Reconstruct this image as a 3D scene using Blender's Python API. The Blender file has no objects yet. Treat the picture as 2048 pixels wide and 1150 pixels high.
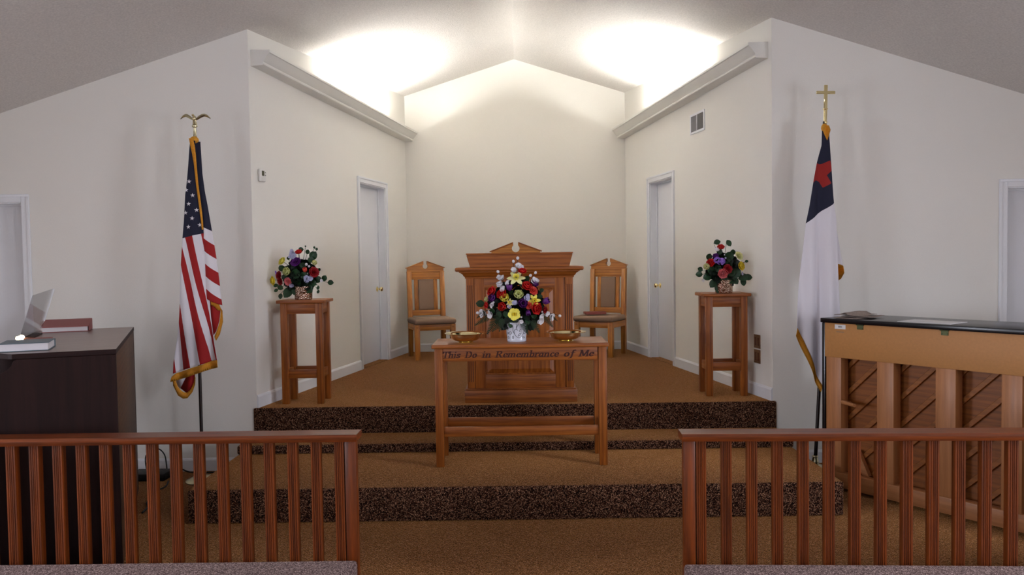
import bpy, bmesh, math, random
from mathutils import Vector, Matrix
R = random.Random(7)
scene = bpy.context.scene
COL = scene.collection
PI = math.pi
# ------------------------------------------------------------------ room dimensions (metres)
YF, WL, WR = 6.40, 2.111, 2.038        # front wall plane, half widths of the chancel opening
YB, WB = 10.203, 1.394                 # chancel back wall
ZR, SL = 4.194, 0.317                  # ridge height, roof slope
H1, H2, H3 = 0.222, 0.292, 0.504       # platform levels
HW, YREAR = 5.35, -8.0                 # nave half width, rear wall
def roof(x): return ZR - SL*abs(x)

# ------------------------------------------------------------------ materials
def lin(r, g, b):
    f = lambda c: c/12.92 if c <= .04045 else ((c+.055)/1.055)**2.4
    return (f(r/255), f(g/255), f(b/255), 1)
class NT:
    def __init__(s, name):
        s.m = bpy.data.materials.new(name); s.m.use_nodes = True
        s.t = s.m.node_tree; s.b = s.t.nodes['Principled BSDF']; s.out = s.t.nodes['Material Output']
    def n(s, typ, **kw):
        o = s.t.nodes.new(typ)
        for k, v in kw.items():
            if k.startswith('i_'):
                o.inputs[k[2:].replace('_', ' ')].default_value = v
            else: setattr(o, k, v)
        return o
    def l(s, a, b): s.t.links.new(a, b)
    def set(s, **kw):
        for k, v in kw.items(): s.b.inputs[k.replace('_', ' ')].default_value = v
        return s
def plain(name, col, rough=.5, metal=0, bump=0, bscale=200, var=0, **kw):
    t = NT(name); t.set(Roughness=rough, Metallic=metal, **kw)
    co = t.n('ShaderNodeTexCoord')
    ns = t.n('ShaderNodeTexNoise'); ns.inputs['Scale'].default_value = bscale; ns.inputs['Detail'].default_value = 4
    t.l(co.outputs['Object'], ns.inputs['Vector'])
    v = var if var else .06
    rp = t.n('ShaderNodeValToRGB')
    rp.color_ramp.elements[0].position = .3; rp.color_ramp.elements[1].position = .7
    rp.color_ramp.elements[0].color = tuple(c*(1-v) for c in col[:3])+(1,)
    rp.color_ramp.elements[1].color = tuple(min(1, c*(1+v)) for c in col[:3])+(1,)
    t.l(ns.outputs['Fac'], rp.inputs['Fac']); t.l(rp.outputs['Color'], t.b.inputs['Base Color'])
    if bump:
        bp = t.n('ShaderNodeBump'); bp.inputs['Strength'].default_value = bump; bp.inputs['Distance'].default_value = .004
        t.l(ns.outputs['Fac'], bp.inputs['Height']); t.l(bp.outputs['Normal'], t.b.inputs['Normal'])
    return t.m
def wood(name, light, dark, axis='Z', rough=.42, coat=.10, cont=1.0, scale=1.0):
    t = NT(name); t.set(Roughness=rough); t.b.inputs['Coat Weight'].default_value = coat
    t.b.inputs['Coat Roughness'].default_value = .25
    co = t.n('ShaderNodeTexCoord'); mp = t.n('ShaderNodeMapping')
    st = {'X': (.06, 1, 1), 'Y': (1, .06, 1), 'Z': (1, 1, .06)}[axis]
    mp.inputs['Scale'].default_value = tuple(q*scale for q in st)
    oi = t.n('ShaderNodeObjectInfo'); ad = t.n('ShaderNodeVectorMath', operation='ADD')
    sc = t.n('ShaderNodeVectorMath', operation='SCALE'); sc.inputs['Scale'].default_value = .7
    cx = t.n('ShaderNodeCombineXYZ')
    for k in range(3): t.l(oi.outputs['Random'], cx.inputs[k])
    t.l(cx.outputs[0], sc.inputs[0]); t.l(co.outputs['Object'], ad.inputs[0]); t.l(sc.outputs[0], ad.inputs[1])
    t.l(ad.outputs[0], mp.inputs['Vector'])
    n1 = t.n('ShaderNodeTexNoise'); n1.inputs['Scale'].default_value = 90; n1.inputs['Detail'].default_value = 6; n1.inputs['Distortion'].default_value = .4
    n2 = t.n('ShaderNodeTexNoise'); n2.inputs['Scale'].default_value = 7; n2.inputs['Detail'].default_value = 2
    wv = t.n('ShaderNodeTexWave', wave_type='RINGS', rings_direction=axis)
    wv.inputs['Scale'].default_value = 9; wv.inputs['Distortion'].default_value = 5; wv.inputs['Detail'].default_value = 2; wv.inputs['Detail Scale'].default_value = 1.4
    for q in (n1, n2, wv): t.l(mp.outputs[0], q.inputs['Vector'])
    m1 = t.n('ShaderNodeMath', operation='MULTIPLY'); m1.inputs[1].default_value = .78*cont
    m2 = t.n('ShaderNodeMath', operation='MULTIPLY_ADD'); m2.inputs[1].default_value = .20*cont
    m3 = t.n('ShaderNodeMath', operation='MULTIPLY_ADD'); m3.inputs[1].default_value = .22*cont
    t.l(wv.outputs['Fac'], m2.inputs[0]); t.l(n1.outputs['Fac'], m1.inputs[0]); t.l(m1.outputs[0], m2.inputs[2])
    t.l(n2.outputs['Fac'], m3.inputs[0]); t.l(m2.outputs[0], m3.inputs[2])
    rp = t.n('ShaderNodeValToRGB')
    rp.color_ramp.elements[0].position = .28; rp.color_ramp.elements[1].position = .85
    rp.color_ramp.elements[0].color = light; rp.color_ramp.elements[1].color = dark
    t.l(m3.outputs[0], rp.inputs['Fac']); t.l(rp.outputs['Color'], t.b.inputs['Base Color'])
    bp = t.n('ShaderNodeBump'); bp.inputs['Strength'].default_value = .12; bp.inputs['Distance'].default_value = .002
    t.l(n1.outputs['Fac'], bp.inputs['Height']); t.l(bp.outputs['Normal'], t.b.inputs['Normal'])
    return t.m
def carpet(name, c1, c2, c3, sheen, sheencol):
    t = NT(name); t.set(Roughness=1.0); t.b.inputs['Specular IOR Level'].default_value = .05
    t.b.inputs['Sheen Weight'].default_value = sheen; t.b.inputs['Sheen Roughness'].default_value = .28
    t.b.inputs['Sheen Tint'].default_value = sheencol
    co = t.n('ShaderNodeTexCoord')
    n1 = t.n('ShaderNodeTexNoise'); n1.inputs['Scale'].default_value = 118; n1.inputs['Detail'].default_value = 3; n1.inputs['Roughness'].default_value = .75
    n2 = t.n('ShaderNodeTexNoise'); n2.inputs['Scale'].default_value = 2.2; n2.inputs['Detail'].default_value = 3
    n3 = t.n('ShaderNodeTexVoronoi'); n3.inputs['Scale'].default_value = 140
    for q in (n1, n2, n3): t.l(co.outputs['Object'], q.inputs['Vector'])
    rp = t.n('ShaderNodeValToRGB'); e = rp.color_ramp.elements
    e[0].position = .44; e[0].color = c1; e[1].position = .63; e[1].color = c2
    x = e.new(.84); x.color = c3
    vc = t.n('ShaderNodeTexVoronoi'); vc.inputs['Scale'].default_value = 250; t.l(co.outputs['Object'], vc.inputs['Vector'])
    sx = t.n('ShaderNodeSeparateColor'); t.l(vc.outputs['Color'], sx.inputs[0])
    bl = t.n('ShaderNodeMix', data_type='FLOAT'); bl.inputs['Factor'].default_value = .62
    t.l(n1.outputs['Fac'], bl.inputs['A']); t.l(sx.outputs[0], bl.inputs['B'])
    t.l(bl.outputs['Result'], rp.inputs['Fac'])
    mx = t.n('ShaderNodeMix', data_type='RGBA', blend_type='MULTIPLY'); mx.inputs['Factor'].default_value = .35
    rp2 = t.n('ShaderNodeValToRGB'); rp2.color_ramp.elements[0].position = .35; rp2.color_ramp.elements[0].color = (.72, .7, .7, 1)
    rp2.color_ramp.elements[1].position = .65; rp2.color_ramp.elements[1].color = (1.0, 1.0, 1.0, 1)
    t.l(n2.outputs['Fac'], rp2.inputs['Fac']); t.l(rp.outputs['Color'], mx.inputs['A']); t.l(rp2.outputs['Color'], mx.inputs['B'])
    t.l(mx.outputs['Result'], t.b.inputs['Base Color'])
    ad = t.n('ShaderNodeMath', operation='SUBTRACT'); t.l(n1.outputs['Fac'], ad.inputs[0]); t.l(n3.outputs['Distance'], ad.inputs[1])
    bp = t.n('ShaderNodeBump'); bp.inputs['Strength'].default_value = .6; bp.inputs['Distance'].default_value = .005
    t.l(ad.outputs[0], bp.inputs['Height']); t.l(bp.outputs['Normal'], t.b.inputs['Normal'])
    return t.m
def glass(name, tint=(1, 1, 1, 1), gloss=.10, rough=.02):
    t = NT(name)
    tr = t.n('ShaderNodeBsdfTransparent'); tr.inputs[0].default_value = tint
    gl = t.n('ShaderNodeBsdfGlossy'); gl.inputs['Roughness'].default_value = rough
    mx = t.n('ShaderNodeMixShader'); lw = t.n('ShaderNodeLayerWeight'); lw.inputs['Blend'].default_value = .25
    ma = t.n('ShaderNodeMath', operation='MULTIPLY_ADD'); ma.inputs[1].default_value = .6; ma.inputs[2].default_value = gloss
    t.l(lw.outputs['Fresnel'], ma.inputs[0]); t.l(ma.outputs[0], mx.inputs[0])
    t.l(tr.outputs[0], mx.inputs[1]); t.l(gl.outputs[0], mx.inputs[2]); t.l(mx.outputs[0], t.out.inputs[0])
    return t.m
def emit(name, col, strength):
    t = NT(name); t.b.inputs['Base Color'].default_value = (.9, .9, .9, 1)
    t.b.inputs['Emission Color'].default_value = col; t.b.inputs['Emission Strength'].default_value = strength
    return t.m
def cloth(name, col, rough=.8):
    return plain(name, col, rough, bump=.25, bscale=420, var=.08)

M_WALL = plain('wall_paint', lin(240, 237, 229), .85, bump=.18, bscale=160, var=.012)
M_CEIL = plain('stippled_ceiling', lin(222, 217, 211), .95, bump=.75, bscale=75, var=.10)
M_TRIM = plain('white_trim_paint', lin(238, 239, 242), .42, var=.015)
M_DOOR = plain('white_door_paint', lin(233, 234, 238), .5, var=.015)
M_COVE = plain('cove_paint', lin(236, 234, 226), .5, var=.02)
M_CARP = carpet('speckled_carpet', lin(20, 12, 11), lin(92, 56, 39), lin(190, 148, 118), 1.0, lin(255, 180, 104))
M_KNEEL = carpet('heather_carpet', lin(60, 46, 48), lin(138, 116, 114), lin(214, 192, 186), .5, lin(210, 180, 170))
OL, OD = lin(180, 104, 36), lin(116, 57, 13)
OAK = {a: wood('oak_grain_'+a.lower(), OL, OD, a) for a in 'XYZ'}
RAIL = {a: wood('red_oak_grain_'+a.lower(), lin(134, 61, 10), lin(76, 31, 4), a, .40, .12) for a in 'XYZ'}
CHR = {a: wood('honey_oak_grain_'+a.lower(), lin(206, 136, 52), lin(142, 82, 24), a) for a in 'XYZ'}
M_GROOVE = plain('groove_shade_socket_brown', lin(92, 46, 16), .6)  # brown for the painted shade of the flutes and for the outlet sockets
M_INCISE = plain('dark_incised_stain', lin(62, 20, 8), .7)
M_UPH = cloth('taupe_upholstery', lin(142, 116, 96), .95)
M_BRASS = plain('polished_brass', lin(255, 236, 178), .10, 1.0, var=.03)
M_SATIN = plain('pale_brass', lin(205, 196, 160), .28, 1.0, var=.03)
M_BLACKPOLE = plain('dark_pole_varnish', lin(32, 20, 18), .35)
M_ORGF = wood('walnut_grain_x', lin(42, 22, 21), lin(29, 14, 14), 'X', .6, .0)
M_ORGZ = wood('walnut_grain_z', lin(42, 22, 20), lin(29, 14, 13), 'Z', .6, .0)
M_ORGT = wood('walnut_lit_top_grain', lin(132, 104, 92), lin(102, 78, 68), 'X', .33, .25)  # same walnut, with the light falling on the top put into its colour
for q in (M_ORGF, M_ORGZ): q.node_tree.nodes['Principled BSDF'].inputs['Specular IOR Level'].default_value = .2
M_BLACK = plain('black_lacquer', lin(14, 13, 18), .25)
M_RUBBER = plain('black_rubber', lin(16, 15, 16), .6)
M_PANEL = plain('piano_tan_panel', lin(190, 134, 76), .55, bump=.05, bscale=60, var=.05)
M_POST = {a: wood('beech_grain_'+a.lower(), lin(184, 124, 76), lin(150, 96, 56), a, .5, .1, .8) for a in 'XZ'}
M_SOUND = wood('soundboard_grain', lin(164, 94, 32), lin(116, 64, 16), 'X', .5, .1)
M_RIB = wood('soundboard_rib_grain', lin(174, 104, 38), lin(126, 72, 20), 'X', .5, .1)
M_PAPERW = plain('white_paper', lin(230, 228, 228), .8, var=.02)
M_PAPERG = plain('newsprint_paper', lin(150, 134, 124), .85, var=.18, bscale=90)
M_PAGES = plain('book_page_edges', lin(208, 204, 206), .8, var=.06, bscale=500)
M_MAROON = plain('maroon_book_cloth', lin(146, 78, 76), .6, bump=.1)
M_GREYBLUE = plain('grey_blue_book_cloth', lin(92, 108, 116), .5, bump=.1)
M_REDBOOK = plain('red_book_cloth', lin(128, 44, 22), .6, bump=.1)
M_ACR = glass('clear_acrylic', (.95, .95, .96, 1), .02)
M_ACRE = plain('acrylic_edge_highlight', lin(232, 236, 240), .15)
M_GLOW = emit('glow_spot', (1, .62, .30, 1), 30)
M_TUBE = emit('fluorescent_tube', (1, .99, .965, 1), 98)
M_WHITEMETAL = plain('white_enamel', lin(232, 230, 224), .4)
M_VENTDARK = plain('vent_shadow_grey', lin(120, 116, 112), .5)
M_VENT = plain('vent_enamel', lin(214, 212, 210), .45)
M_PLATE = plain('bronze_cover_plate', lin(138, 100, 68), .4, .6)
M_LCD = plain('thermostat_display', lin(86, 84, 62), .2)
M_POT = plain('white_glazed_pot', lin(212, 216, 228), .25, var=.02)
M_INK = plain('black_glaze', lin(22, 24, 38), .35)
M_FELT = cloth('gold_felt', lin(160, 120, 60))
def petalmat(n, c, var=.22): return plain(n, c, .6, var=var, bscale=60, **{'Subsurface_Weight': 0})
PM = dict(white=petalmat('white_petal', lin(224, 222, 226), .08), red=petalmat('red_petal', lin(212, 32, 26)), crimson=petalmat('crimson_petal', lin(158, 14, 26)),
          coral=petalmat('coral_petal', lin(224, 78, 62)), pink=petalmat('pink_petal', lin(240, 130, 134)), purple=petalmat('purple_petal', lin(98, 30, 122)),
          lavender=petalmat('lavender_petal', lin(150, 112, 205)), yellow=petalmat('yellow_petal', lin(246, 232, 96), .14), gold=petalmat('golden_petal', lin(240, 212, 56)),
          lime=petalmat('pale_lime_petal', lin(220, 226, 150), .12), cream=petalmat('cream_petal', lin(240, 240, 176), .1), bluewhite=petalmat('blue_white_petal', lin(180, 182, 214), .1))
M_LEAF = plain('broad_leaf_green', lin(20, 60, 25), .5, var=.35, bscale=30)
M_LEAF2 = plain('dark_leaf_green', lin(9, 27, 13), .55, var=.35, bscale=30)
M_FERN = plain('fern_green', lin(24, 48, 20), .6, var=.3, bscale=40)
M_GOLDFR = plain('gold_fringe', lin(226, 158, 44), .65, bump=.4, bscale=300, var=.25)
M_NAVY = cloth('navy_bunting', lin(20, 22, 48)); M_FWHITE = cloth('white_bunting', lin(226, 222, 228)); M_FRED = cloth('red_bunting', lin(150, 18, 20))
def mosaic():
    t = NT('copper_mirror_mosaic'); t.set(Metallic=1.0, Roughness=.12)
    co = t.n('ShaderNodeTexCoord'); br = t.n('ShaderNodeTexVoronoi'); br.inputs['Scale'].default_value = 105
    t.l(co.outputs['Object'], br.inputs['Vector'])
    rp = t.n('ShaderNodeValToRGB'); rp.color_ramp.elements[0].color = lin(120, 84, 66); rp.color_ramp.elements[1].color = lin(222, 196, 178)
    t.l(br.outputs['Color'], rp.inputs['Fac']); t.l(rp.outputs['Color'], t.b.inputs['Base Color'])
    bp = t.n('ShaderNodeBump'); bp.inputs['Strength'].default_value = .8; bp.inputs['Distance'].default_value = .004
    t.l(br.outputs['Distance'], bp.inputs['Height']); t.l(bp.outputs['Normal'], t.b.inputs['Normal'])
    return t.m
M_MOSAIC = mosaic()
def stripes():
    t = NT('striped_bunting'); t.set(Roughness=.8)
    uv = t.n('ShaderNodeUVMap'); uv.uv_map = 'UVMap'; sp = t.n('ShaderNodeSeparateXYZ'); t.l(uv.outputs[0], sp.inputs[0])
    h = t.n('ShaderNodeMath', operation='MULTIPLY'); h.inputs[1].default_value = .5; t.l(sp.outputs[0], h.inputs[0])
    f = t.n('ShaderNodeMath', operation='FRACT'); t.l(h.outputs[0], f.inputs[0])
    g = t.n('ShaderNodeMath', operation='GREATER_THAN'); g.inputs[1].default_value = .5; t.l(f.outputs[0], g.inputs[0])
    m1 = t.n('ShaderNodeMix', data_type='RGBA'); m1.inputs['A'].default_value = lin(226, 222, 228); m1.inputs['B'].default_value = lin(158, 16, 18)
    t.l(g.outputs[0], m1.inputs['Factor'])
    c = t.n('ShaderNodeMath', operation='GREATER_THAN'); c.inputs[1].default_value = 0; t.l(sp.outputs[1], c.inputs[0])
    m2 = t.n('ShaderNodeMix', data_type='RGBA'); m2.inputs['B'].default_value = lin(20, 22, 48)
    t.l(c.outputs[0], m2.inputs['Factor']); t.l(m1.outputs['Result'], m2.inputs['A'])
    t.l(m2.outputs['Result'], t.b.inputs['Base Color'])
    return t.m
M_STRIPE = stripes()
def church():
    t = NT('church_flag_bunting'); t.set(Roughness=.8)
    uv = t.n('ShaderNodeUVMap'); uv.uv_map = 'UVMap'; sp = t.n('ShaderNodeSeparateXYZ'); t.l(uv.outputs[0], sp.inputs[0])
    g = t.n('ShaderNodeMath', operation='GREATER_THAN'); g.inputs[1].default_value = 0; t.l(sp.outputs[0], g.inputs[0])
    c = t.n('ShaderNodeMath', operation='GREATER_THAN'); c.inputs[1].default_value = 0; t.l(sp.outputs[1], c.inputs[0])
    m1 = t.n('ShaderNodeMix', data_type='RGBA'); m1.inputs['A'].default_value = lin(20, 22, 48); m1.inputs['B'].default_value = lin(150, 26, 20); t.l(g.outputs[0], m1.inputs['Factor'])
    m2 = t.n('ShaderNodeMix', data_type='RGBA'); m2.inputs['A'].default_value = lin(226, 222, 228); t.l(m1.outputs['Result'], m2.inputs['B']); t.l(c.outputs[0], m2.inputs['Factor'])
    t.l(m2.outputs['Result'], t.b.inputs['Base Color'])
    return t.m
M_CHURCH = church()

# ------------------------------------------------------------------ mesh helpers
class MB:
    def __init__(s): s.bm = bmesh.new(); s.M = Matrix.Identity(4); s.mi = 0
    def uvl(s): return s.bm.loops.layers.uv.get('UVMap') or s.bm.loops.layers.uv.new('UVMap')
    def v(s, p): return s.bm.verts.new(s.M @ Vector(p))
    def f(s, vs):
        try: fc = s.bm.faces.new(vs); fc.material_index = s.mi; return fc
        except ValueError: return None
    def box(s, x0, x1, y0, y1, z0, z1, bev=.003, seg=2):
        vs = [s.v((x, y, z)) for z in (z0, z1) for y in (y0, y1) for x in (x0, x1)]
        fs = [s.f([vs[i] for i in q]) for q in ((0, 2, 3, 1), (4, 5, 7, 6), (0, 1, 5, 4), (2, 6, 7, 3), (0, 4, 6, 2), (1, 3, 7, 5))]
        if bev: s._bev(fs, bev, seg)
        return s
    def _bev(s, fs, bev, seg=2):
        es = list({e for f in fs for e in f.edges})
        r = bmesh.ops.bevel(s.bm, geom=es, offset=bev, segments=seg, affect='EDGES', profile=.5, clamp_overlap=True)
        for f in r['faces']: f.material_index = s.mi
    def prism(s, poly, d0, d1, axis='Y', bev=0):
        # poly: 2D outline; axis Y -> poly is (x,z); axis X -> (y,z); axis Z -> (x,y)
        def P(a, b, d): return {'Y': (a, d, b), 'X': (d, a, b), 'Z': (a, b, d)}[axis]
        A = [s.v(P(a, b, d0)) for a, b in poly]; B = [s.v(P(a, b, d1)) for a, b in poly]
        n = len(poly); fs = [s.f(A), s.f(B[::-1])]
        for i in range(n): fs.append(s.f([A[i], B[i], B[(i+1) % n], A[(i+1) % n]]))
        if bev: s._bev([f for f in fs if f], bev, 1)
        return s
    def tube(s, pts, r, seg=8, caps=True):
        pts = [Vector(p) for p in pts]; n = len(pts); rings = []
        for i, p in enumerate(pts):
            t = (pts[min(i+1, n-1)]-pts[max(i-1, 0)]).normalized()
            u = t.orthogonal().normalized() if i == 0 else (u - t*u.dot(t)).normalized()
            w = t.cross(u); rr = r[i] if isinstance(r, (list, tuple)) else r
            rings.append([s.v(p+(u*math.cos(a)+w*math.sin(a))*rr) for a in [2*PI*k/seg for k in range(seg)]])
        for a, b in zip(rings, rings[1:]):
            for k in range(seg): s.f([a[k], a[(k+1) % seg], b[(k+1) % seg], b[k]])
        if caps: s.f(rings[0][::-1]); s.f(rings[-1])
        return s
    def lathe(s, prof, seg=32, c=(0, 0, 0)):
        rings = []
        for r, z in prof:
            if r < 1e-5: rings.append([s.v((c[0], c[1], c[2]+z))])
            else: rings.append([s.v((c[0]+r*math.cos(2*PI*k/seg), c[1]+r*math.sin(2*PI*k/seg), c[2]+z)) for k in range(seg)])
        for a, b in zip(rings, rings[1:]):
            for k in range(seg):
                k2 = (k+1) % seg
                if len(a) == 1 and len(b) == 1: continue
                if len(a) == 1: s.f([a[0], b[k2], b[k]])
                elif len(b) == 1: s.f([a[k], a[k2], b[0]])
                else: s.f([a[k], a[k2], b[k2], b[k]])
        return s
    def ball(s, c, rx, ry=None, rz=None, seg=12, rg=8):
        ry = ry or rx; rz = rz or rx; M0 = s.M
        s.M = M0 @ Matrix.Translation(c) @ Matrix.Diagonal((rx, ry, rz, 1))
        s.lathe([(math.sin(PI*i/rg), -math.cos(PI*i/rg)) for i in range(rg+1)], seg); s.M = M0; return s
    def sheet(s, rows, uvs=None):
        g = [[s.v(p) for p in r] for r in rows]
        lay = s.uvl() if uvs else None
        for i in range(len(g)-1):
            for j in range(len(g[i])-1):
                f = s.f([g[i][j], g[i][j+1], g[i+1][j+1], g[i+1][j]])
                if f and uvs:
                    for lp, (a, b) in zip(f.loops, ((i, j), (i, j+1), (i+1, j+1), (i+1, j))): lp[lay].uv = uvs[a][b]
        return g
    def pieces(s, name, mats, parent=None, **kw):
        """every loose piece becomes a part of its own"""
        s.bm.verts.index_update(); left = set(s.bm.verts); out = []
        while left:
            st = [min(left, key=lambda v: v.index)]; comp = set(st)
            while st:
                v = st.pop()
                for e in v.link_edges:
                    w = e.other_vert(v)
                    if w not in comp: comp.add(w); st.append(w)
            left -= comp; m = MB(); vm = {v: m.bm.verts.new(v.co) for v in sorted(comp, key=lambda v: v.index)}
            for f in {f for v in comp for f in v.link_faces}:
                q = m.bm.faces.new([vm[v] for v in f.verts]); q.material_index = f.material_index
            out.append(m.build(name, mats, parent, **kw))
        s.bm.free(); return out
    def build(s, name, mats, parent=None, smooth=True, solid=0, ang=40, recalc=True):
        if recalc: bmesh.ops.recalc_face_normals(s.bm, faces=s.bm.faces[:])
        me = bpy.data.meshes.new(name); s.bm.to_mesh(me); s.bm.free()
        for m in (mats if isinstance(mats, (list, tuple)) else [mats]): me.materials.append(m)
        if smooth:
            me.polygons.foreach_set('use_smooth', [True]*len(me.polygons))
            try: me.set_sharp_from_angle(angle=math.radians(ang))
            except Exception: pass
        o = bpy.data.objects.new(name, me); COL.objects.link(o)
        if parent: o.parent = parent
        if solid:
            md = o.modifiers.new('thickness', 'SOLIDIFY'); md.thickness = solid; md.offset = 0
        return o
def tag(o, label, cat, group=None, kind=None):
    o['label'] = label; o['category'] = cat
    if group: o['group'] = group
    if kind: o['kind'] = kind
    return o
def thing(name, label, cat, loc, rz=0, group=None):
    o = bpy.data.objects.new(name, None); COL.objects.link(o); o.empty_display_size = .1
    o.location = loc; o.rotation_euler = (0, 0, rz)
    return tag(o, label, cat, group)
def struct(o, label=None, cat=None):
    o['kind'] = 'structure'
    if label: o['label'] = label
    if cat: o['category'] = cat
    return o
def dup(root, loc, rz, label):
    r = root.copy(); COL.objects.link(r); r.location = loc; r.rotation_euler = (0, 0, rz); r['label'] = label
    for ch in list(root.children):
        c = ch.copy(); COL.objects.link(c); c.parent = r
        for g in list(ch.children):
            q = g.copy(); COL.objects.link(q); q.parent = c
    return r

# ------------------------------------------------------------------ shell
def wall(name, p0, p1, thick, topfn, z0=0, openings=(), label='', breaks=()):
    """wall from p0 to p1 (x,y), thickness to the left of p0->p1; openings (u0,u1,za,zb) cut through"""
    p0 = Vector(p0); p1 = Vector(p1); d = (p1-p0); L = d.length; d.normalize(); n = Vector((-d.y, d.x))
    us = sorted({0, L, *breaks, *[o[0] for o in openings], *[o[1] for o in openings]})
    b = MB()
    for a, c in zip(us, us[1:]):
        mid = (a+c)/2; op = sorted([o for o in openings if o[0] < mid < o[1]], key=lambda o: o[2])
        segs = []; z = z0
        for o in op:
            if o[2] > z+1e-4: segs.append((z, o[2]))
            z = o[3]
        segs.append((z, None))
        for za, zb in segs:
            q = []
            for u in (a, c):
                p = p0+d*u; zt = zb if zb is not None else topfn(p.x, p.y)
                q.append((p, zt))
            (pa, ta), (pc, tc) = q
            A = [(pa.x, pa.y, za), (pc.x, pc.y, za), (pc.x, pc.y, tc), (pa.x, pa.y, ta)]
            B = [(x+n.x*thick, y+n.y*thick, zz) for x, y, zz in A]
            va = [b.v(x) for x in A]; vb = [b.v(x) for x in B]
            b.f(va); b.f(vb[::-1])
            for i in range(4): b.f([va[i], vb[i], vb[(i+1) % 4], va[(i+1) % 4]])
    bmesh.ops.remove_doubles(b.bm, verts=b.bm.verts[:], dist=1e-5)
    # drop interior faces shared by neighbouring cells
    seen = {}
    for f in b.bm.faces[:]:
        k = tuple(sorted(v.index for v in f.verts)); b.bm.verts.index_update()
    o = b.build(name, M_WALL, smooth=False)
    return struct(o, label, 'wall')
top = lambda x, y: roof(x)+.01
# alcove door openings (distance along each splayed wall from the front corner)
LS = math.hypot(WL-WB, YB-YF); RS = math.hypot(WR-WB, YB-YF)
DL0, DL1 = 2.285, 3.075
DR0, DR1 = 2.200, 2.925
DTOP = 2.525
fl = wall('wall_front_left', (-WL, YF), (-HW-.1, YF), -.13, top, 0, [(3.955-WL, 4.76-WL, 0, 2.185)], 'white painted front wall left of the chancel opening')
fr = wall('wall_front_right', (WR, YF), (HW+.1, YF), .13, top, 0, [(3.90-WR, 4.71-WR, 0, 2.185)], 'white painted front wall right of the chancel opening')
wl = wall('wall_chancel_left', (-WL, YF), (-WB, YB), .13, top, 0, [(DL0, DL1, 0, DTOP)], 'splayed left wall of the chancel')
wr = wall('wall_chancel_right', (WR, YF), (WB, YB), -.13, top, 0, [(DR0, DR1, 0, DTOP)], 'splayed right wall of the chancel')
wb = wall('wall_chancel_back', (-WB-.1, YB), (WB+.1, YB), .13, top, 0, [], 'gabled back wall of the chancel', breaks=(WB+.1,))
WIN = [(1.55, 2.75), (-1.6, -.4), (-4.8, -3.6)]
sw = [(y0-YREAR, y1-YREAR, .95, 2.25) for y0, y1 in WIN]
wall('wall_left', (-HW, YREAR), (-HW, YF), .13, top, 0, sw, 'left side wall of the nave')
wall('wall_right', (HW, YREAR), (HW, YF), -.13, top, 0, sw, 'right side wall of the nave')
RW = [(HW-3.6, HW-2.2, .95, 2.35), (HW+2.2, HW+3.6, .95, 2.35)]
wall('wall_rear', (-HW, YREAR), (HW, YREAR), -.13, top, 0, RW, 'rear wall of the nave', breaks=(HW,))
b = MB()
y0, y1, xo = YREAR-.2, YB+.3, HW+.3
for s in (-1, 1):
    pass
prof = [(-xo, roof(xo)), (0, ZR), (xo, roof(xo)), (xo, roof(xo)+.12), (0, ZR+.12), (-xo, roof(xo)+.12)]
b.prism(prof, y0, y1, 'Y')
struct(b.build('ceiling', M_CEIL, smooth=False), 'stippled vaulted ceiling rising to a centre ridge', 'ceiling')
b = MB(); b.box(-HW-.2, HW+.2, YREAR-.2, YB+.2, -.1, 0, 0)
struct(b.build('floor', M_CARP, smooth=False), 'brown speckled carpet floor', 'floor')
# carpeted platform steps (rounded carpet nosing)
XL, XR = -WL-.028, WR+.028
def step(name, yf, z0, z1, yback, label):
    b = MB(); b.box(XL, XR, yf, yback, z0, z1, .016, 3)
    return struct(b.build(name, M_CARP), label, 'step')
step('floor_communion_step', 5.063, 0, H1, YF-.002, 'lowest carpeted platform step carrying the communion table')
step('floor_middle_step', 5.987, H1, H2, YF-.002, 'thin middle carpeted step below the chancel')
b = MB()
b.box(XL, XR, YF-.016, YF+.03, H1, H3, .014, 3)
poly = [(-WL+.002, YF+.02), (WR-.002, YF+.02), (WB-.004, YB-.002), (-WB+.004, YB-.002)]
b.prism(poly, 0, H3-.0005, 'Z')
struct(b.build('floor_chancel', M_CARP), 'upper carpeted chancel platform with the pulpit and chairs', 'floor')

def frame_on(p0, p1):
    d = (Vector(p1)-Vector(p0)).normalized(); return d
def splay(side, s, out, z):   # point on a splayed wall: s along, out into the chancel
    if side < 0: a, e = Vector((-WL, YF)), Vector((WL-WB, YB-YF)).normalized(); n = Vector((e.y, -e.x))
    else: a, e = Vector((WR, YF)), Vector((WB-WR, YB-YF)).normalized(); n = Vector((-e.y, e.x))
    p = a+e*s+n*out; return Vector((p.x, p.y, z))
def splay_matrix(side, s, z):  # local x along the wall (away from camera), y into the chancel, z up
    o = splay(side, s, 0, z); ex = (splay(side, s+1, 0, z)-o); ey = (splay(side, s, 1, z)-o)
    return Matrix(((ex.x, ey.x, 0, o.x), (ex.y, ey.y, 0, o.y), (0, 0, 1, o.z), (0, 0, 0, 1)))
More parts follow.
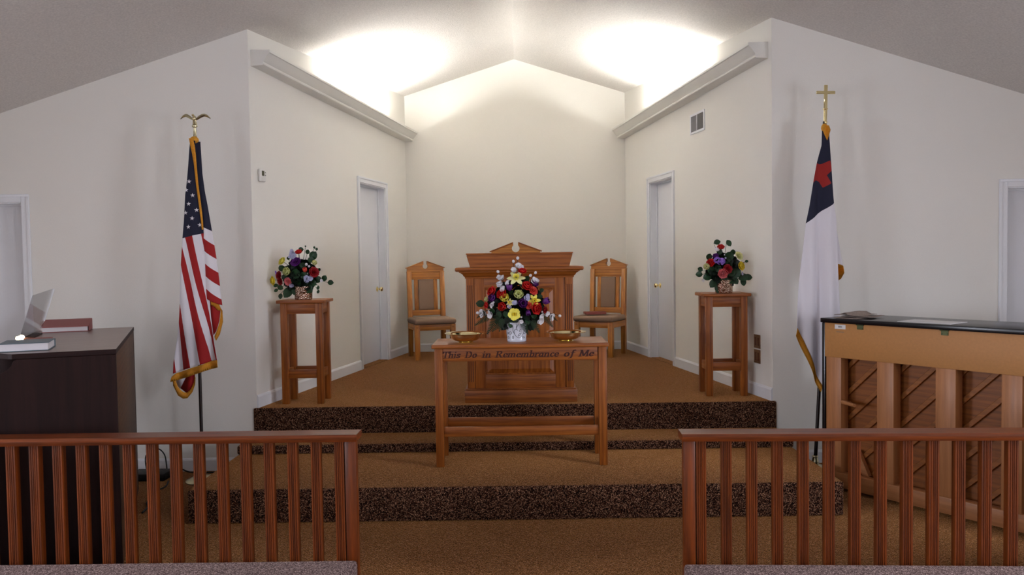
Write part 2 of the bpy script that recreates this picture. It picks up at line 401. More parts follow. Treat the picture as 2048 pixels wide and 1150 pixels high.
# baseboards
def base_profile(b, L0, L1, h=.105, t=.014):
    b.prism([(0.0005, 0), (t, 0), (t, h-.018), (t*.45, h-.004), (.0005, h)], L0, L1, 'X')
b = MB()
b.M = splay_matrix(-1, 0, H3); base_profile(b, .0, DL0-.066); base_profile(b, DL1+.066, LS-.005)
struct(b.build('baseboard_chancel_left', M_TRIM, smooth=False), 'white baseboard along the left chancel wall', 'baseboard')
b = MB()
b.M = splay_matrix(1, 0, H3); base_profile(b, .0, DR0-.066); base_profile(b, DR1+.066, RS-.005)
struct(b.build('baseboard_chancel_right', M_TRIM, smooth=False), 'white baseboard along the right chancel wall', 'baseboard')
b = MB(); b.M = Matrix.Translation((-WB, YB, H3)) @ Matrix(((1, 0, 0, 0), (0, -1, 0, 0), (0, 0, 1, 0), (0, 0, 0, 1)))
base_profile(b, .012, 2*WB-.012)
struct(b.build('baseboard_chancel_back', M_TRIM, smooth=False), 'white baseboard along the chancel back wall', 'baseboard')
for nm, x0, x1, lb in (('baseboard_front_left', -3.875, XL-.002, 'white baseboard on the front wall behind the organ'), ('baseboard_front_right', XR+.002, 3.82, 'white baseboard on the front wall behind the piano')):
    b = MB(); b.M = Matrix.Translation((0, YF, 0)) @ Matrix(((1, 0, 0, 0), (0, -1, 0, 0), (0, 0, 1, 0), (0, 0, 0, 1)))
    base_profile(b, x0, x1)
    struct(b.build(nm, M_TRIM, smooth=False), lb, 'baseboard')

# doors
def knob(name, parent, M, flip=1):
    b = MB(); b.M = M @ Matrix.Rotation(-PI/2, 4, 'X')      # lathe axis out of the door face (+y)
    b.lathe([(0, 0), (.031, 0), (.031, .005), (.024, .009), (.011, .012), (.010, .030), (.018, .036), (.0265, .048), (.027, .058), (.020, .068), (0, .071)], 24)
    return b.build(name, M_BRASS, parent)
def door(name, M, w, zt, z0, knob_x, label, recess=.085, wt=.13):
    """M: local x along opening from 0..w, y towards the viewer side, z=0 at world zero"""
    b = MB(); b.M = M
    b.box(.004, w-.004, -recess-.036, -recess, z0+.010, zt-.004, .002)
    d = struct(b.build(name, M_DOOR), label, 'door')
    c = MB(); c.M = M; j = .018
    # casing (stepped profile) on the viewer face, jambs and stops
    for x0, x1, za, zb, e in ((-.064, -.0012, z0, zt+.062, 0), (w+.0012, w+.064, z0, zt+.062, 0), (-.0008, w+.0008, zt+.001, zt+.0615, .0006)):
        c.box(x0, x1, .0005, .013+e, za, zb, .002, 1)
    for x0, x1, za, zb, e in ((-.064, -.042, z0, zt+.042, 0), (w+.042, w+.064, z0, zt+.042, 0), (-.0645, w+.0645, zt+.042, zt+.064, .0006)):
        c.box(x0, x1, .0122, .020+e, za, zb, .003, 2)
    c.box(-.001, .010, -recess+.012, .001, z0, zt, .002, 1); c.box(w-.010, w+.001, -recess+.012, .001, z0, zt, .002, 1); c.box(.0095, w-.0095, -recess+.0126, .0014, zt-.010, zt+.0006, .002, 1)
    c.box(.0, .022, -recess+.001, -recess+.014, z0, zt-.0005, .002, 1); c.box(w-.022, w, -recess+.001, -recess+.014, z0, zt-.0005, .002, 1); c.box(.0215, w-.0215, -recess+.0014, -recess+.0146, zt-.022, zt-.0002, .002, 1)
    c.build('door_casing', M_TRIM, d)
    h = MB(); h.M = M; h.box(.0, w, -wt, -.0005, z0-.03, z0+.004, 0); h.build('threshold', M_CARP, d, smooth=False)
    if knob_x is not None:
        knob('door_handle', d, M @ Matrix.Translation((knob_x, -recess, z0+.84)))
    return d
def Mflat(x0): return Matrix(((1, 0, 0, x0), (0, -1, 0, YF), (0, 0, 1, 0), (0, 0, 0, 1)))
door('door_1', Mflat(-4.76), 4.76-3.955, 2.185, 0, .07, 'white flush door at the far left beside the organ')
door('door_2', splay_matrix(-1, DL0, 0), DL1-DL0, DTOP, H3, DL1-DL0-.085, 'white flush door in the left chancel wall with brass knob')
door('door_3', splay_matrix(1, DR0, 0), DR1-DR0, DTOP, H3, DR1-DR0-.085, 'white flush door in the right chancel wall with brass knob')
door('door_4', Mflat(3.90), .81, 2.185, 0, .74, 'white flush door at the far right behind the piano')
# nave windows
k = 0
for side in (-1, 1):
    for y0, y1 in WIN:
        k += 1; b = MB(); x0 = side*HW; w = .05
        xa, xb = sorted((x0+side*.03, x0+side*.09))
        for ya, yb, za, zb in ((y0, y0+w, .95, 2.25), (y1-w, y1, .95, 2.25), (y0+w, y1-w, .95, 1.0), (y0+w, y1-w, 2.2, 2.25), (y0+w, y1-w, 1.575, 1.615)):
            b.box(xa, xb, ya, yb, za, zb, .003, 1)
        xa, xb = sorted((x0-side*.05, x0+side*.02)); b.box(xa, xb, y0-.04, y1+.04, .91, .95, .004, 1)
        o = struct(b.build('window_%d' % k, M_TRIM), 'nave side window', 'window')
        g = MB(); xa, xb = sorted((x0+side*.055, x0+side*.060)); g.box(xa, xb, y0+w, y1-w, 1.0, 2.2, 0)
        g.build('window_pane', glass('window_glass_%d' % k, (.97, .98, 1, 1), .03), o, smooth=False)
for x0, x1 in ((-3.6, -2.2), (2.2, 3.6)):
    k += 1; b = MB(); w = .05
    for xa, xb, za, zb in ((x0, x0+w, .95, 2.35), (x1-w, x1, .95, 2.35), (x0+w, x1-w, .95, 1.0), (x0+w, x1-w, 2.3, 2.35), (x0+w, x1-w, 1.63, 1.67)):
        b.box(xa, xb, YREAR-.09, YREAR-.03, za, zb, .003, 1)
    o = struct(b.build('window_%d' % k, M_TRIM), 'nave rear window', 'window')
    g = MB(); g.box(x0+w, x1-w, YREAR-.062, YREAR-.057, 1.0, 2.3, 0)
    g.build('window_pane', glass('window_glass_%d' % k, (.97, .98, 1, 1), .03), o, smooth=False)

# ------------------------------------------------------------------ light coves on the splayed walls
def cove(side, L, s0, tube0, tube1, label):
    o = thing('light_cove', label, 'light cove', splay(side, s0, 0, 3.245), 0)
    fall = -.072/3.86
    SH = Matrix.Identity(4); SH[2][0] = fall
    M = Matrix.Translation(-splay(side, s0, 0, 3.245)) @ splay_matrix(side, s0, 3.245) @ SH
    n = L-s0-.003
    b = MB(); b.M = M
    b.prism([(0.001, 0), (.092, .004), (.104, .010), (.108, .020), (.104, .030), (.112, .036), (.128, .056), (.148, .082), (.158, .095), (.168, .098), (.168, .118), (.152, .118), (.136, .088), (.112, .058), (.096, .036), (.088, .014), (0.001, .012)], 0, n, 'X')
    b.build('crown_moulding', M_COVE, o, ang=25)
    b = MB(); b.M = M
    b.prism([(0.001, 0), (.104, .002), (.112, .036), (.128, .056), (.148, .082), (.168, .098), (.168, .119), (0.001, .128)], -.007, -.0005, 'X')
    b.build('end_cap', M_COVE, o, smooth=False)
    fx = MB(); fx.M = M
    fx.box(tube0-s0, tube1-s0, .018, .082, .0125, .040, .003, 1)
    for a in (tube0-s0-.004, tube1-s0+.001): fx.box(a, a+.003, .002, .10, .0125, .150, .001, 1)  # hidden end plates, made tall to cut off the glow past the tube
    f = fx.build('lamp_housing', M_WHITEMETAL, o)
    t = MB(); t.M = M; t.tube([(tube0-s0+.004, .048, .066), (tube1-s0-.004, .048, .066)], .0165, 12)
    t.build('fluorescent_tube', M_TUBE, o)
    return o
cove(-1, LS, .045, 1.36, 3.15, 'white crown moulding light cove on the left chancel wall')
cove(1, RS, .062, 1.21, 2.94, 'white crown moulding light cove on the right chancel wall')

# ------------------------------------------------------------------ wall fittings
Mt = splay_matrix(-1, .145, 2.385)
o = thing('thermostat', 'small white thermostat on the left chancel wall', 'thermostat', Mt.to_translation())
Ml = Matrix.Translation(-Mt.to_translation()) @ Mt
b = MB(); b.M = Ml; b.box(-.044, .050, .0008, .028, -.052, .052, .012, 3); b.build('body', M_WHITEMETAL, o)
b = MB(); b.M = Ml; b.box(-.022, .018, .027, .0295, -.004, .036, .001, 1); b.build('display', M_LCD, o)
b = MB(); b.M = Ml; b.box(.030, .040, .027, .031, .02, .03, .001, 1); b.box(.030, .040, .027, .031, -.002, .008, .001, 1); b.pieces('button', M_VENTDARK, o)
Mt = splay_matrix(1, 1.50, 2.98)
o = thing('air_vent', 'white two section air vent high on the right chancel wall', 'vent', Mt.to_translation())
Ml = Matrix.Translation(-Mt.to_translation()) @ Mt
b = MB(); b.M = Ml; hw, hh, bd = .178, .098, .022
for x0, x1, z0, z1 in ((-hw, -hw+bd, -hh, hh), (hw-bd, hw, -hh, hh), (-hw+bd, hw-bd, -hh, -hh+bd), (-hw+bd, hw-bd, hh-bd, hh), (-.008, .008, -hh+bd, hh-bd)):
    b.box(x0, x1, .0008, .010, z0, z1, .002, 1)
b.build('frame', M_TRIM, o)
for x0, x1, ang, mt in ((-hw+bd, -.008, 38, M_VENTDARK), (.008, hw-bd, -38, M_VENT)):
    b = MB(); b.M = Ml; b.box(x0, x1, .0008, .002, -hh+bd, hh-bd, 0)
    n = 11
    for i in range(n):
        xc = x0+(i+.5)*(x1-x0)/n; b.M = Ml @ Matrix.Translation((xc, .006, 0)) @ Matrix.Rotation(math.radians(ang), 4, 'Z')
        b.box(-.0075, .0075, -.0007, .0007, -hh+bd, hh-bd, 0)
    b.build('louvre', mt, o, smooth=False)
for zc, lb in ((.957, 'bronze outlet plate behind the right flower stand, upper of the pair'), (.832, 'bronze outlet plate behind the right flower stand, lower of the pair')):
    Mt = splay_matrix(1, .258, zc); Ml = Matrix.Translation(-Mt.to_translation()) @ Mt
    o = thing('wall_outlet', lb, 'outlet', Mt.to_translation(), 0, 'outlet plates on the right chancel wall')
    b = MB(); b.M = Ml; b.box(-.055, .055, .0008, .006, -.057, .057, .002, 1); b.build('cover_plate', M_PLATE, o)
    for dx in (-.024, .024):
        b = MB(); b.M = Ml; b.box(dx-.014, dx+.014, .005, .008, -.034, .034, .002, 1); b.build('socket', M_GROOVE, o)

# ------------------------------------------------------------------ broken-pediment outline
def pediment(hw, t, H, g, r, zc):
    a0 = math.asin(min(1, g/r)); pts = [(-hw, 0), (hw, 0), (hw, t), (g, H)]
    n = 18
    for i in range(n+1):
        a = a0+(2*PI-2*a0)*i/n
        pts.append((r*math.sin(a), zc+r*math.cos(a)))
    pts.append((-g, H)); pts.append((-hw, t)); return pts
def raking(b, hw, t, H, g, y0, y1, th, over):
    sl = (H-t)/(hw-g); L = math.hypot(1, sl)
    for s in (-1, 1):
        a = (s*(hw+over), t-sl*over); c = (s*g, H)
        nx, nz = s*sl/L*th, th/L
        b.prism([a, c, (c[0]+nx*.2, c[1]+nz), (a[0]+nx, a[1]+nz)], y0, y1, 'Y', .003)

# ------------------------------------------------------------------ pulpit
pl = thing('pulpit', 'large oak pulpit with fluted pilasters and broken pediment behind the communion table', 'pulpit', (.018, 6.475, H3))
DP = .56
b = MB(); b.box(-.458, .458, 0, DP, 0, .105, .004); b.box(-.450, .450, .008, DP-.01, .105, .118, .006); b.build('plinth', OAK['X'], pl)
b = MB()
b.box(-.435, -.372, .022, .06, .118, 1.02, .003)
b.box(.372, .435, .022, .06, .118, 1.02, .003)
b.pieces('pilaster', OAK['Z'], pl)
b = MB()
for xc in (-.4035, .4035):
    for dx in (-.0165, 0, .0165): b.box(xc+dx-.0035, xc+dx+.0035, .0212, .026, .17, .96, 0)  # thin dark strips painted as the shade inside each flute
b.pieces('flute_shade', M_GROOVE, pl, smooth=False)
b = MB()
for s in (-1, 1):
    b.box(*sorted((s*.285, s*.370)), .030, .06, .118, 1.02, .002)
b.pieces('stile', OAK['Z'], pl)
b = MB(); b.box(-.285, .285, .0305, .06, .118, .228, .002); b.box(-.285, .285, .0305, .06, .93, 1.02, .002); b.pieces('rail', OAK['X'], pl)
b = MB()
def frustum(b, x0, x1, z0, z1, y0, y1, ins):
    A = [b.v(p) for p in ((x0, y0, z0), (x1, y0, z0), (x1, y0, z1), (x0, y0, z1))]
    B = [b.v(p) for p in ((x0+ins, y1, z0+ins), (x1-ins, y1, z0+ins), (x1-ins, y1, z1-ins), (x0+ins, y1, z1-ins))]
    for i in range(4): b.f([A[i], A[(i+1) % 4], B[(i+1) % 4], B[i]])
    b.f(B)
frustum(b, -.285, .285, .228, .93, .046, .030, .045)
b.build('raised_panel', OAK['Z'], pl, smooth=False)
b = MB()
for x0, x1, z0, z1 in ((-.285, -.275, .228, .93), (.275, .285, .228, .93), (-.275, .275, .228, .238), (-.275, .275, .92, .93)): b.box(x0, x1, .036, .047, z0, z1, .003, 1)
b.pieces('panel_moulding', OAK['Z'], pl, smooth=False)
b = MB()
for s in (-1, 1): b.box(*sorted((s*.432, s*.410)), .06, DP-.02, .118, 1.02, .002)
b.box(-.41, .41, .06, .072, .118, 1.02, 0); b.pieces('side_panel', OAK['Z'], pl)
def crown(b, x, y0, y1, prof):
    # prof: (out, z); mitred crown around front and sides
    rows = []
    for o, z in prof: rows.append([(-x-o, y1, z), (-x-o, y0-o, z), (x+o, y0-o, z), (x+o, y1, z)])
    b.sheet(rows)
b = MB(); crown(b, .435, .022, DP-.02, [(0, 1.015), (.006, 1.015), (.008, 1.028), (.016, 1.034), (.026, 1.05), (.042, 1.062), (.052, 1.066), (.052, 1.074), (0, 1.074)])
b.build('cornice', OAK['X'], pl, ang=30)
b = MB(); b.box(-.518, .518, -.060, DP+.03, 1.073, 1.106, .013, 4); b.build('ledge', OAK['X'], pl)
b = MB()
b.prism([(-.400, 1.105), (.408, 1.105), (.408, 1.122), (.430, 1.196), (.430, 1.211), (-.424, 1.211), (-.424, 1.196), (-.400, 1.122)], .0, .022, 'Y', .002)
b.build('book_rest_board', OAK['X'], pl)
b = MB(); b.box(-.430, .436, -.008, .20, 1.208, 1.220, .004); b.build('rest_cap', OAK['X'], pl)
b = MB(); b.box(-.40, .40, .022, .42, 1.10, 1.20, .004); b.build('desk_slope', OAK['X'], pl)
b = MB(); b.M = Matrix.Translation((-.026, .0, 1.219)); b.prism(pediment(.198, .010, .078, .020, .031, .036), .0, .02, 'Y'); b.build('pediment', CHR['X'], pl, smooth=False)
b = MB(); b.M = Matrix.Translation((-.026, .0, 1.219)); raking(b, .198, .010, .078, .020, -.010, .026, .010, .012); b.pieces('raking_moulding', OAK['X'], pl)

# ------------------------------------------------------------------ communion table
ct = thing('communion_table', 'oak communion table carved This Do in Remembrance of Me', 'table', (.012, 5.72, H1))
b = MB(); b.box(-.612, .612, -.222, .232, .838, .866, .006, 3); b.build('tabletop', OAK['X'], ct)
for sx in (-1, 1):
    for sy, ya, yb in ((-1, -.142, -.082), (1, .165, .222)):
        pass
LY0, LY1 = -.165, -.105   # front legs
for x0 in (-.602, .542):
    for ya in (-.170, .160):
        b = MB(); b.box(x0+.005, x0+.061, ya, ya+.056, 0, .838, .003); b.build('leg', OAK['Z'], ct)
b = MB(); b.box(-.541, .541, -.162, -.140, .742, .838, .002); b.pieces('apron', OAK['X'], ct)
b = MB(); b.box(-.541, .541, .188, .208, .742, .838, .002)
b.box(-.590, -.568, -.114, .160, .742, .838, .002); b.box(.576, .594, -.114, .160, .742, .838, .002)
b.pieces('side_apron', OAK['X'], ct)
b = MB(); b.box(-.541, .541, -.155, -.131, .212, .280, .003); b.box(-.541, .541, .176, .200, .212, .280, .003); b.pieces('stretcher', OAK['X'], ct)
b = MB()
for x in (-.580, .585): b.box(x-.012, x+.012, -.114, .160, .212, .280, .003)
b.pieces('side_stretcher', OAK['Y'], ct)
# carved motto: broad-nib letter strokes
G = {
 'T': (.86, [[(.42, .02), (.42, .97)], [(.02, .97), (.82, .97)], [(.03, .97), (.01, .74)], [(.81, .97), (.83, .74)], [(.24, .02), (.60, .02)]]),
 'h': (.74, [[(.14, .02), (.14, 1.03)], [(.14, .42), (.26, .58), (.42, .64), (.53, .54), (.54, .02)], [(.0, .02), (.28, .02)], [(.42, .02), (.68, .02)], [(.0, 1.02), (.14, 1.02)]]),
 'i': (.40, [[(.16, .02), (.16, .62)], [(.02, .02), (.32, .02)], [(.0, .62), (.16, .62)], [(.16, .86), (.16, .96)]]),
 's': (.56, [[(.44, .48), (.40, .60), (.25, .64), (.10, .56), (.12, .42), (.38, .26), (.44, .14), (.30, .02), (.12, .04), (.06, .18)]]),
 'D': (.98, [[(.16, .02), (.16, .97)], [(.0, .97), (.5, .97), (.70, .84), (.80, .52), (.74, .22), (.52, .02), (.0, .02)]]),
 'o': (.66, [[(.31+.22*math.sin(a*PI/8), .33+.30*math.cos(a*PI/8)) for a in range(17)]]),
 'n': (.76, [[(.14, .02), (.14, .62)], [(.14, .42), (.26, .58), (.42, .64), (.54, .54), (.55, .02)], [(.0, .02), (.28, .02)], [(.43, .02), (.70, .02)], [(.0, .62), (.14, .62)]]),
 'R': (.94, [[(.16, .02), (.16, .97)], [(.0, .97), (.48, .97), (.64, .86), (.64, .64), (.48, .52), (.16, .50)], [(.42, .50), (.70, .04), (.88, .02)], [(.0, .02), (.34, .02)]]),
 'e': (.60, [[(.08, .35), (.50, .37), (.47, .55), (.32, .64), (.15, .56), (.08, .32), (.15, .10), (.32, .02), (.50, .14)]]),
 'm': (1.10, [[(.14, .02), (.14, .62)], [(.14, .42), (.26, .58), (.38, .64), (.49, .54), (.50, .02)], [(.50, .42), (.62, .58), (.74, .64), (.86, .54), (.87, .02)], [(.0, .02), (.28, .02)], [(.39, .02), (.62, .02)], [(.76, .02), (1.02, .02)], [(.0, .62), (.14, .62)]]),
 'b': (.68, [[(.14, .02), (.14, 1.03)], [(.14, .46), (.28, .62), (.42, .62), (.54, .46), (.53, .18), (.38, .02), (.22, .04), (.14, .12)], [(.0, 1.02), (.14, 1.02)]]),
 'r': (.52, [[(.14, .02), (.14, .62)], [(.14, .42), (.26, .58), (.40, .63), (.44, .52)], [(.0, .02), (.30, .02)], [(.0, .62), (.14, .62)]]),
 'a': (.70, [[(.50, .50), (.34, .64), (.16, .54), (.09, .28), (.18, .06), (.32, .04), (.50, .26)], [(.51, .62), (.51, .10), (.56, .02), (.66, .04)]]),
 'c': (.56, [[(.47, .52), (.34, .64), (.16, .56), (.08, .32), (.15, .10), (.32, .02), (.48, .14)]]),
 'f': (.50, [[(.50, .94), (.42, 1.03), (.30, .96), (.27, .74), (.25, .0), (.18, -.22), (.04, -.24)], [(.10, .61), (.46, .61)]]),
 'M': (1.14, [[(.10, .02), (.16, .97)], [(.18, .97), (.52, .08)], [(.52, .08), (.88, .97)], [(.90, .97), (.94, .02)], [(.0, .02), (.22, .02)], [(.82, .02), (1.06, .02)], [(.04, .97), (.2, .97)], [(.86, .97), (1.02, .97)]]),
}
def hull(pts):
    pts = sorted(set(pts))
    def half(ps):
        o = []
        for p in ps:
            while len(o) > 1 and (o[-1][0]-o[-2][0])*(p[1]-o[-2][1])-(o[-1][1]-o[-2][1])*(p[0]-o[-2][0]) <= 0: o.pop()
            o.append(p)
        return o
    a, c = half(pts), half(pts[::-1]); return a[:-1]+c[:-1]
CAP = .0445; ns = 0
for word, xa, xb in (('This', -.541, -.414), ('Do', -.381, -.299), ('in', -.262, -.200), ('Remembrance', -.168, .272), ('of', .307, .379), ('Me', .415, .517)):
    b = MB(); adv = sum(G[c][0] for c in word); kx = (xb-xa)/adv; x = 0
    for c in word:
        a, strokes = G[c]
        for st in strokes:
            for (px, py), (qx, qy) in zip(st, st[1:]):
                P = []
                for (ux, uy) in ((px, py), (qx, qy)):
                    for nx, ny in ((-.098, -.045), (.098, -.022), (.098, .045), (-.098, .022)):
                        X, Z = ux+nx, uy+ny; P.append((round(xa+(x+X+.22*Z-.08)*kx, 5), round(.7665+Z*CAP, 5)))
                h = hull(P)
                if len(h) > 2: ns += 1; b.prism(h, -.1626-.00007*(ns % 11), -.1612, 'Y')
        x += a
    b.build('carved_word', M_INCISE, ct, smooth=False)

# ------------------------------------------------------------------ altar chairs
def make_chair(label):
    c = thing('altar_chair', label, 'chair', (0, 0, 0), 0, 'oak chairs either side of the pulpit')
    for x in (-.245, .185):
        b = MB(); b.box(x, x+.06, -.245, -.19, 0, .415, .003); b.build('front_leg', CHR['Z'], c)
    for x in (-.232, .177):
        b = MB(); b.prism([(.19, 0), (.245, 0), (.235, .44), (.275, 1.03), (.225, 1.03), (.185, .44)], x, x+.055, 'X', .003); b.build('back_leg', CHR['Z'], c)
    b = MB(); b.box(-.185, .185, -.238, -.215, .345, .415, .002); b.box(-.177, .177, .19, .212, .345, .415, .002); b.pieces('seat_rail', CHR['X'], c)
    b = MB(); b.box(-.238, -.215, -.19, .19, .345, .415, .002); b.box(.215, .238, -.19, .19, .345, .415, .002); b.pieces('side_rail', CHR['Y'], c)
    b = MB(); b.box(-.252, .252, -.270, .185, .415, .482, .028, 5)
    for v in b.bm.verts:
        if v.co.z > .46: v.co.z += .016*max(0, 1-(v.co.x/.26)**2)*max(0, 1-((v.co.y+.045)/.23)**2)
    b.build('seat_cushion', M_UPH, c)
    SH = Matrix.Identity(4); SH[1][2] = .068; SH[1][3] = -.030
    b = MB(); b.M = SH; b.box(-.178, .178, .205, .235, .495, .560, .002); b.box(-.178, .178, .200, .240, .935, 1.03, .002); b.pieces('back_rail', CHR['X'], c)
    for x in (-.144, .096):
        b = MB(); b.M = SH; b.box(x, x+.048, .21, .232, .56, .935, .002); b.build('back_slat', CHR['Z'], c)
    b = MB(); b.M = SH; b.box(-.095, .095, .196, .232, .562, .933, .010, 3); b.build('back_pad', M_UPH, c)
    b = MB(); b.M = SH @ Matrix.Translation((0, .2, 1.03)); b.prism(pediment(.228, .045, .122, .022, .033, .066), 0, .034, 'Y'); b.build('pediment', CHR['X'], c, smooth=False)
    b = MB(); b.M = SH @ Matrix.Translation((0, .2, 1.03)); raking(b, .228, .045, .122, .022, -.010, .040, .009, .014); b.box(-.235, .235, -.006, .038, -.004, .004, .001, 1); b.pieces('raking_moulding', CHR['X'], c)
    b = MB()
    for x in (-.205, .205):
        b.M = SH @ Matrix.Translation((x, .196, .985)) @ Matrix.Rotation(PI/2, 4, 'X'); b.lathe([(0, .004), (.013, .003), (.015, 0), (.015, -.004)], 14)
    for x in (-.215, .215):
        b.M = Matrix.Translation((x, -.244, .385)) @ Matrix.Rotation(PI/2, 4, 'X'); b.lathe([(0, .004), (.013, .003), (.015, 0), (.015, -.004)], 14)
    b.pieces('wood_plug', CHR['X'], c)
    return c
chair = make_chair('oak chair with taupe seat and pediment back, left of the pulpit')
chair.location = (-1.045, 9.60, H3); chair.rotation_euler = (0, 0, math.radians(19))
dup(chair, (1.005, 9.62, H3), math.radians(-29), 'oak chair with a red book on its taupe seat, right of the pulpit')
bk = thing('red_book', 'thin red book lying on the seat of the right oak chair', 'book', (.925, 9.53, H3+.500), math.radians(4))
b = MB(); b.box(-.125, .125, -.085, .085, 0, .005, .002, 1); b.box(-.125, .125, -.085, .085, .022, .027, .002, 1); b.box(-.128, -.122, -.085, .085, 0, .027, .002, 1); b.build('cover', M_REDBOOK, bk)
b = MB(); b.box(-.121, .120, -.081, .081, .0048, .0222, 0); b.build('pages', M_MAROON, bk)

# ------------------------------------------------------------------ flower stands
def make_stand(label):
    s = thing('flower_stand', label, 'stand', (0, 0, 0), 0, 'oak flower stands flanking the chancel')
    b = MB(); b.box(-.196, .196, -.172, .172, .832, .858, .005, 3); b.build('top', OAK['X'], s)
    for x in (-.171, .117):
        for y in (-.145, .091):
            b = MB(); b.box(x, x+.054, y, y+.054, 0, .832, .003); b.build('leg', OAK['Z'], s)
    b = MB(); b.box(-.117, .117, -.137, -.117, .745, .832, .002); b.box(-.117, .117, .117, .137, .745, .832, .002); b.pieces('apron', OAK['X'], s)
    b = MB(); b.box(-.163, -.143, -.091, .091, .745, .832, .002); b.box(.143, .163, -.091, .091, .745, .832, .002); b.pieces('side_apron', OAK['Y'], s)
    b = MB(); b.box(-.117, .117, -.135, -.111, .212, .282, .003); b.box(-.117, .117, .111, .135, .212, .282, .003); b.pieces('stretcher', OAK['X'], s)
    b = MB(); b.box(-.159, -.135, -.091, .091, .212, .282, .003); b.box(.135, .159, -.091, .091, .212, .282, .003); b.pieces('side_stretcher', OAK['Y'], s)
    return s
st = make_stand('tall oak flower stand against the left chancel wall')
st.location = (-1.779, 6.690, H3)
dup(st, (1.738, 6.785, H3), 0, 'tall oak flower stand against the right chancel wall')

# ------------------------------------------------------------------ flowers
def axis_matrix(p, d, spin=0):
    d = Vector(d).normalized(); q = d.to_track_quat('Z', 'Y').to_matrix().to_4x4()
    return Matrix.Translation(p) @ q @ Matrix.Rotation(spin, 4, 'Z')
def petal(b, az, L, W, ph0, ph1, cup=.25, r0=.0, pointy=.5, nl=6, nw=4, wob=0):
    rows = []; r, h = r0, 0.0; M0 = b.M; b.M = M0 @ Matrix.Rotation(az, 4, 'Z')
    for i in range(nl+1):
        t = i/nl; ph = ph0+(ph1-ph0)*t
        w = W*max(.06, math.sin(PI*min(1, (t*.80+.14))))**pointy if i < nl else W*.12
        row = []
        for j in range(nw+1):
            s = -1+2*j/nw
            row.append((r-cup*W*s*s*math.cos(ph)+R.uniform(-wob, wob)*L, s*w, h+cup*W*s*s*math.sin(ph)+R.uniform(-wob, wob)*L))
        rows.append(row); r += L/nl*math.sin(ph); h += L/nl*math.cos(ph)
    b.sheet(rows); b.M = M0
def bloom(kind, col, p, d, r, parent, c2=None):
    b = MB(); b.M = axis_matrix(p, d, R.uniform(0, 6)); nm = kind
    mats = [PM[col], PM[c2] if c2 else PM['gold'], M_LEAF2]
    if kind == 'rose':
        for n, L, W, a, c in ((3, .75, .34, .25, -.25), (4, .9, .5, .55, -.1), (5, 1.05, .62, 1.0, .15), (6, 1.15, .68, 1.45, .75)):
            o = R.uniform(0, 6)
            for k in range(n): petal(b, o+2*PI*k/n, L*r, W*r, a, c, .22, .04*r, .55, wob=.02)
    elif kind == 'tulip':
        for n, o in ((3, 0), (3, PI/3)):
            for k in range(n): petal(b, o+2*PI*k/n, 1.9*r, .62*r, .85, -.32, .35, .05*r, .7)
    elif kind == 'daffodil':
        for k in range(6): petal(b, 2*PI*k/6+R.uniform(-.1, .1), 1.15*r, .30*r, 1.35, 1.75, .12, .1*r, .8)
        b.mi = 1
        for k in range(7): petal(b, 2*PI*k/7, .62*r, .24*r, .12, .7, .2, .22*r, .3, wob=.03)
        b.mi = 0
    elif kind == 'lisianthus':
        for n, o, a, c in ((5, 0, .95, .45), (5, .6, .6, .15)):
            for k in range(n): petal(b, o+2*PI*k/n, 1.15*r, .62*r, a, c, .25, .05*r, .4, wob=.02)
        b.mi = 2; b.ball((0, 0, .35*r), .16*r, .16*r, .3*r, 8, 5); b.mi = 0
    elif kind == 'primrose':
        for k in range(5): petal(b, 2*PI*k/5+.3, .98*r, .47*r, 1.0, 1.55, .16, .04*r, .30, wob=.03)
        b.mi = 1
        for k in range(5): petal(b, 2*PI*k/5+.5, .42*r, .2*r, .4, .6, .2, .08*r, .4)
        b.mi = 0
    elif kind == 'orchid_blossom':
        for q in range(3):
            M0 = b.M; b.M = M0 @ Matrix.Translation((R.uniform(-.45, .45)*r, R.uniform(-.45, .45)*r, R.uniform(-.2, .3)*r)) @ Matrix.Rotation(R.uniform(-.5, .5), 4, 'X')
            for k in range(5): petal(b, 2*PI*k/5+q, .62*r, .36*r, 1.0, 1.5, .15, .03*r, .4, 5, 3)
            b.M = M0
    elif kind == 'flower_bud':
        b.ball((0, 0, 0), r, r, r*1.15, 10, 7)
    elif kind == 'hydrangea':
        for q in range(26):
            th, ph = R.uniform(0, 2*PI), math.acos(R.uniform(-.1, 1)); v = Vector((math.sin(ph)*math.cos(th), math.sin(ph)*math.sin(th), math.cos(ph)))
            M0 = b.M; b.M = M0 @ axis_matrix(v*r*.75, v)
            for k in range(4): petal(b, PI*k/2+q, .34*r, .2*r, 1.2, 1.5, .1, .02*r, .4, 3, 2)
            b.M = M0
    elif kind == 'carnation':
        for n, L, a in ((5, .55, .2), (7, .75, .55), (9, .9, .95), (10, 1.0, 1.35)):
            o = R.uniform(0, 6)
            for k in range(n): petal(b, o+2*PI*k/n, L*r, .42*r, a, a+.15, .1, .05*r, .3, wob=.05)
    return b.build(nm, mats, parent, ang=180, recalc=False)
def leaf(b, p, d, L, W, up=(0, 0, 1), fold=.18, droop=.2):
    d = Vector(d).normalized(); up = Vector(up); s = d.cross(up)
    if s.length < 1e-3: s = d.cross(Vector((1, 0, 0)))
    s.normalize(); n = s.cross(d); rows = []
    for i in range(7):
        t = i/6; w = W*max(.04, math.sin(PI*min(1, t*.9+.05)))**.75 if 0 < i < 6 else W*.06
        c = Vector(p)+d*(L*t)-Vector((0, 0, 1))*(droop*L*t*t)
        rows.append([c-s*w+n*fold*w, c-s*w*.5+n*fold*w*.3, c, c+s*w*.5+n*fold*w*.3, c+s*w+n*fold*w])
    b.sheet(rows)
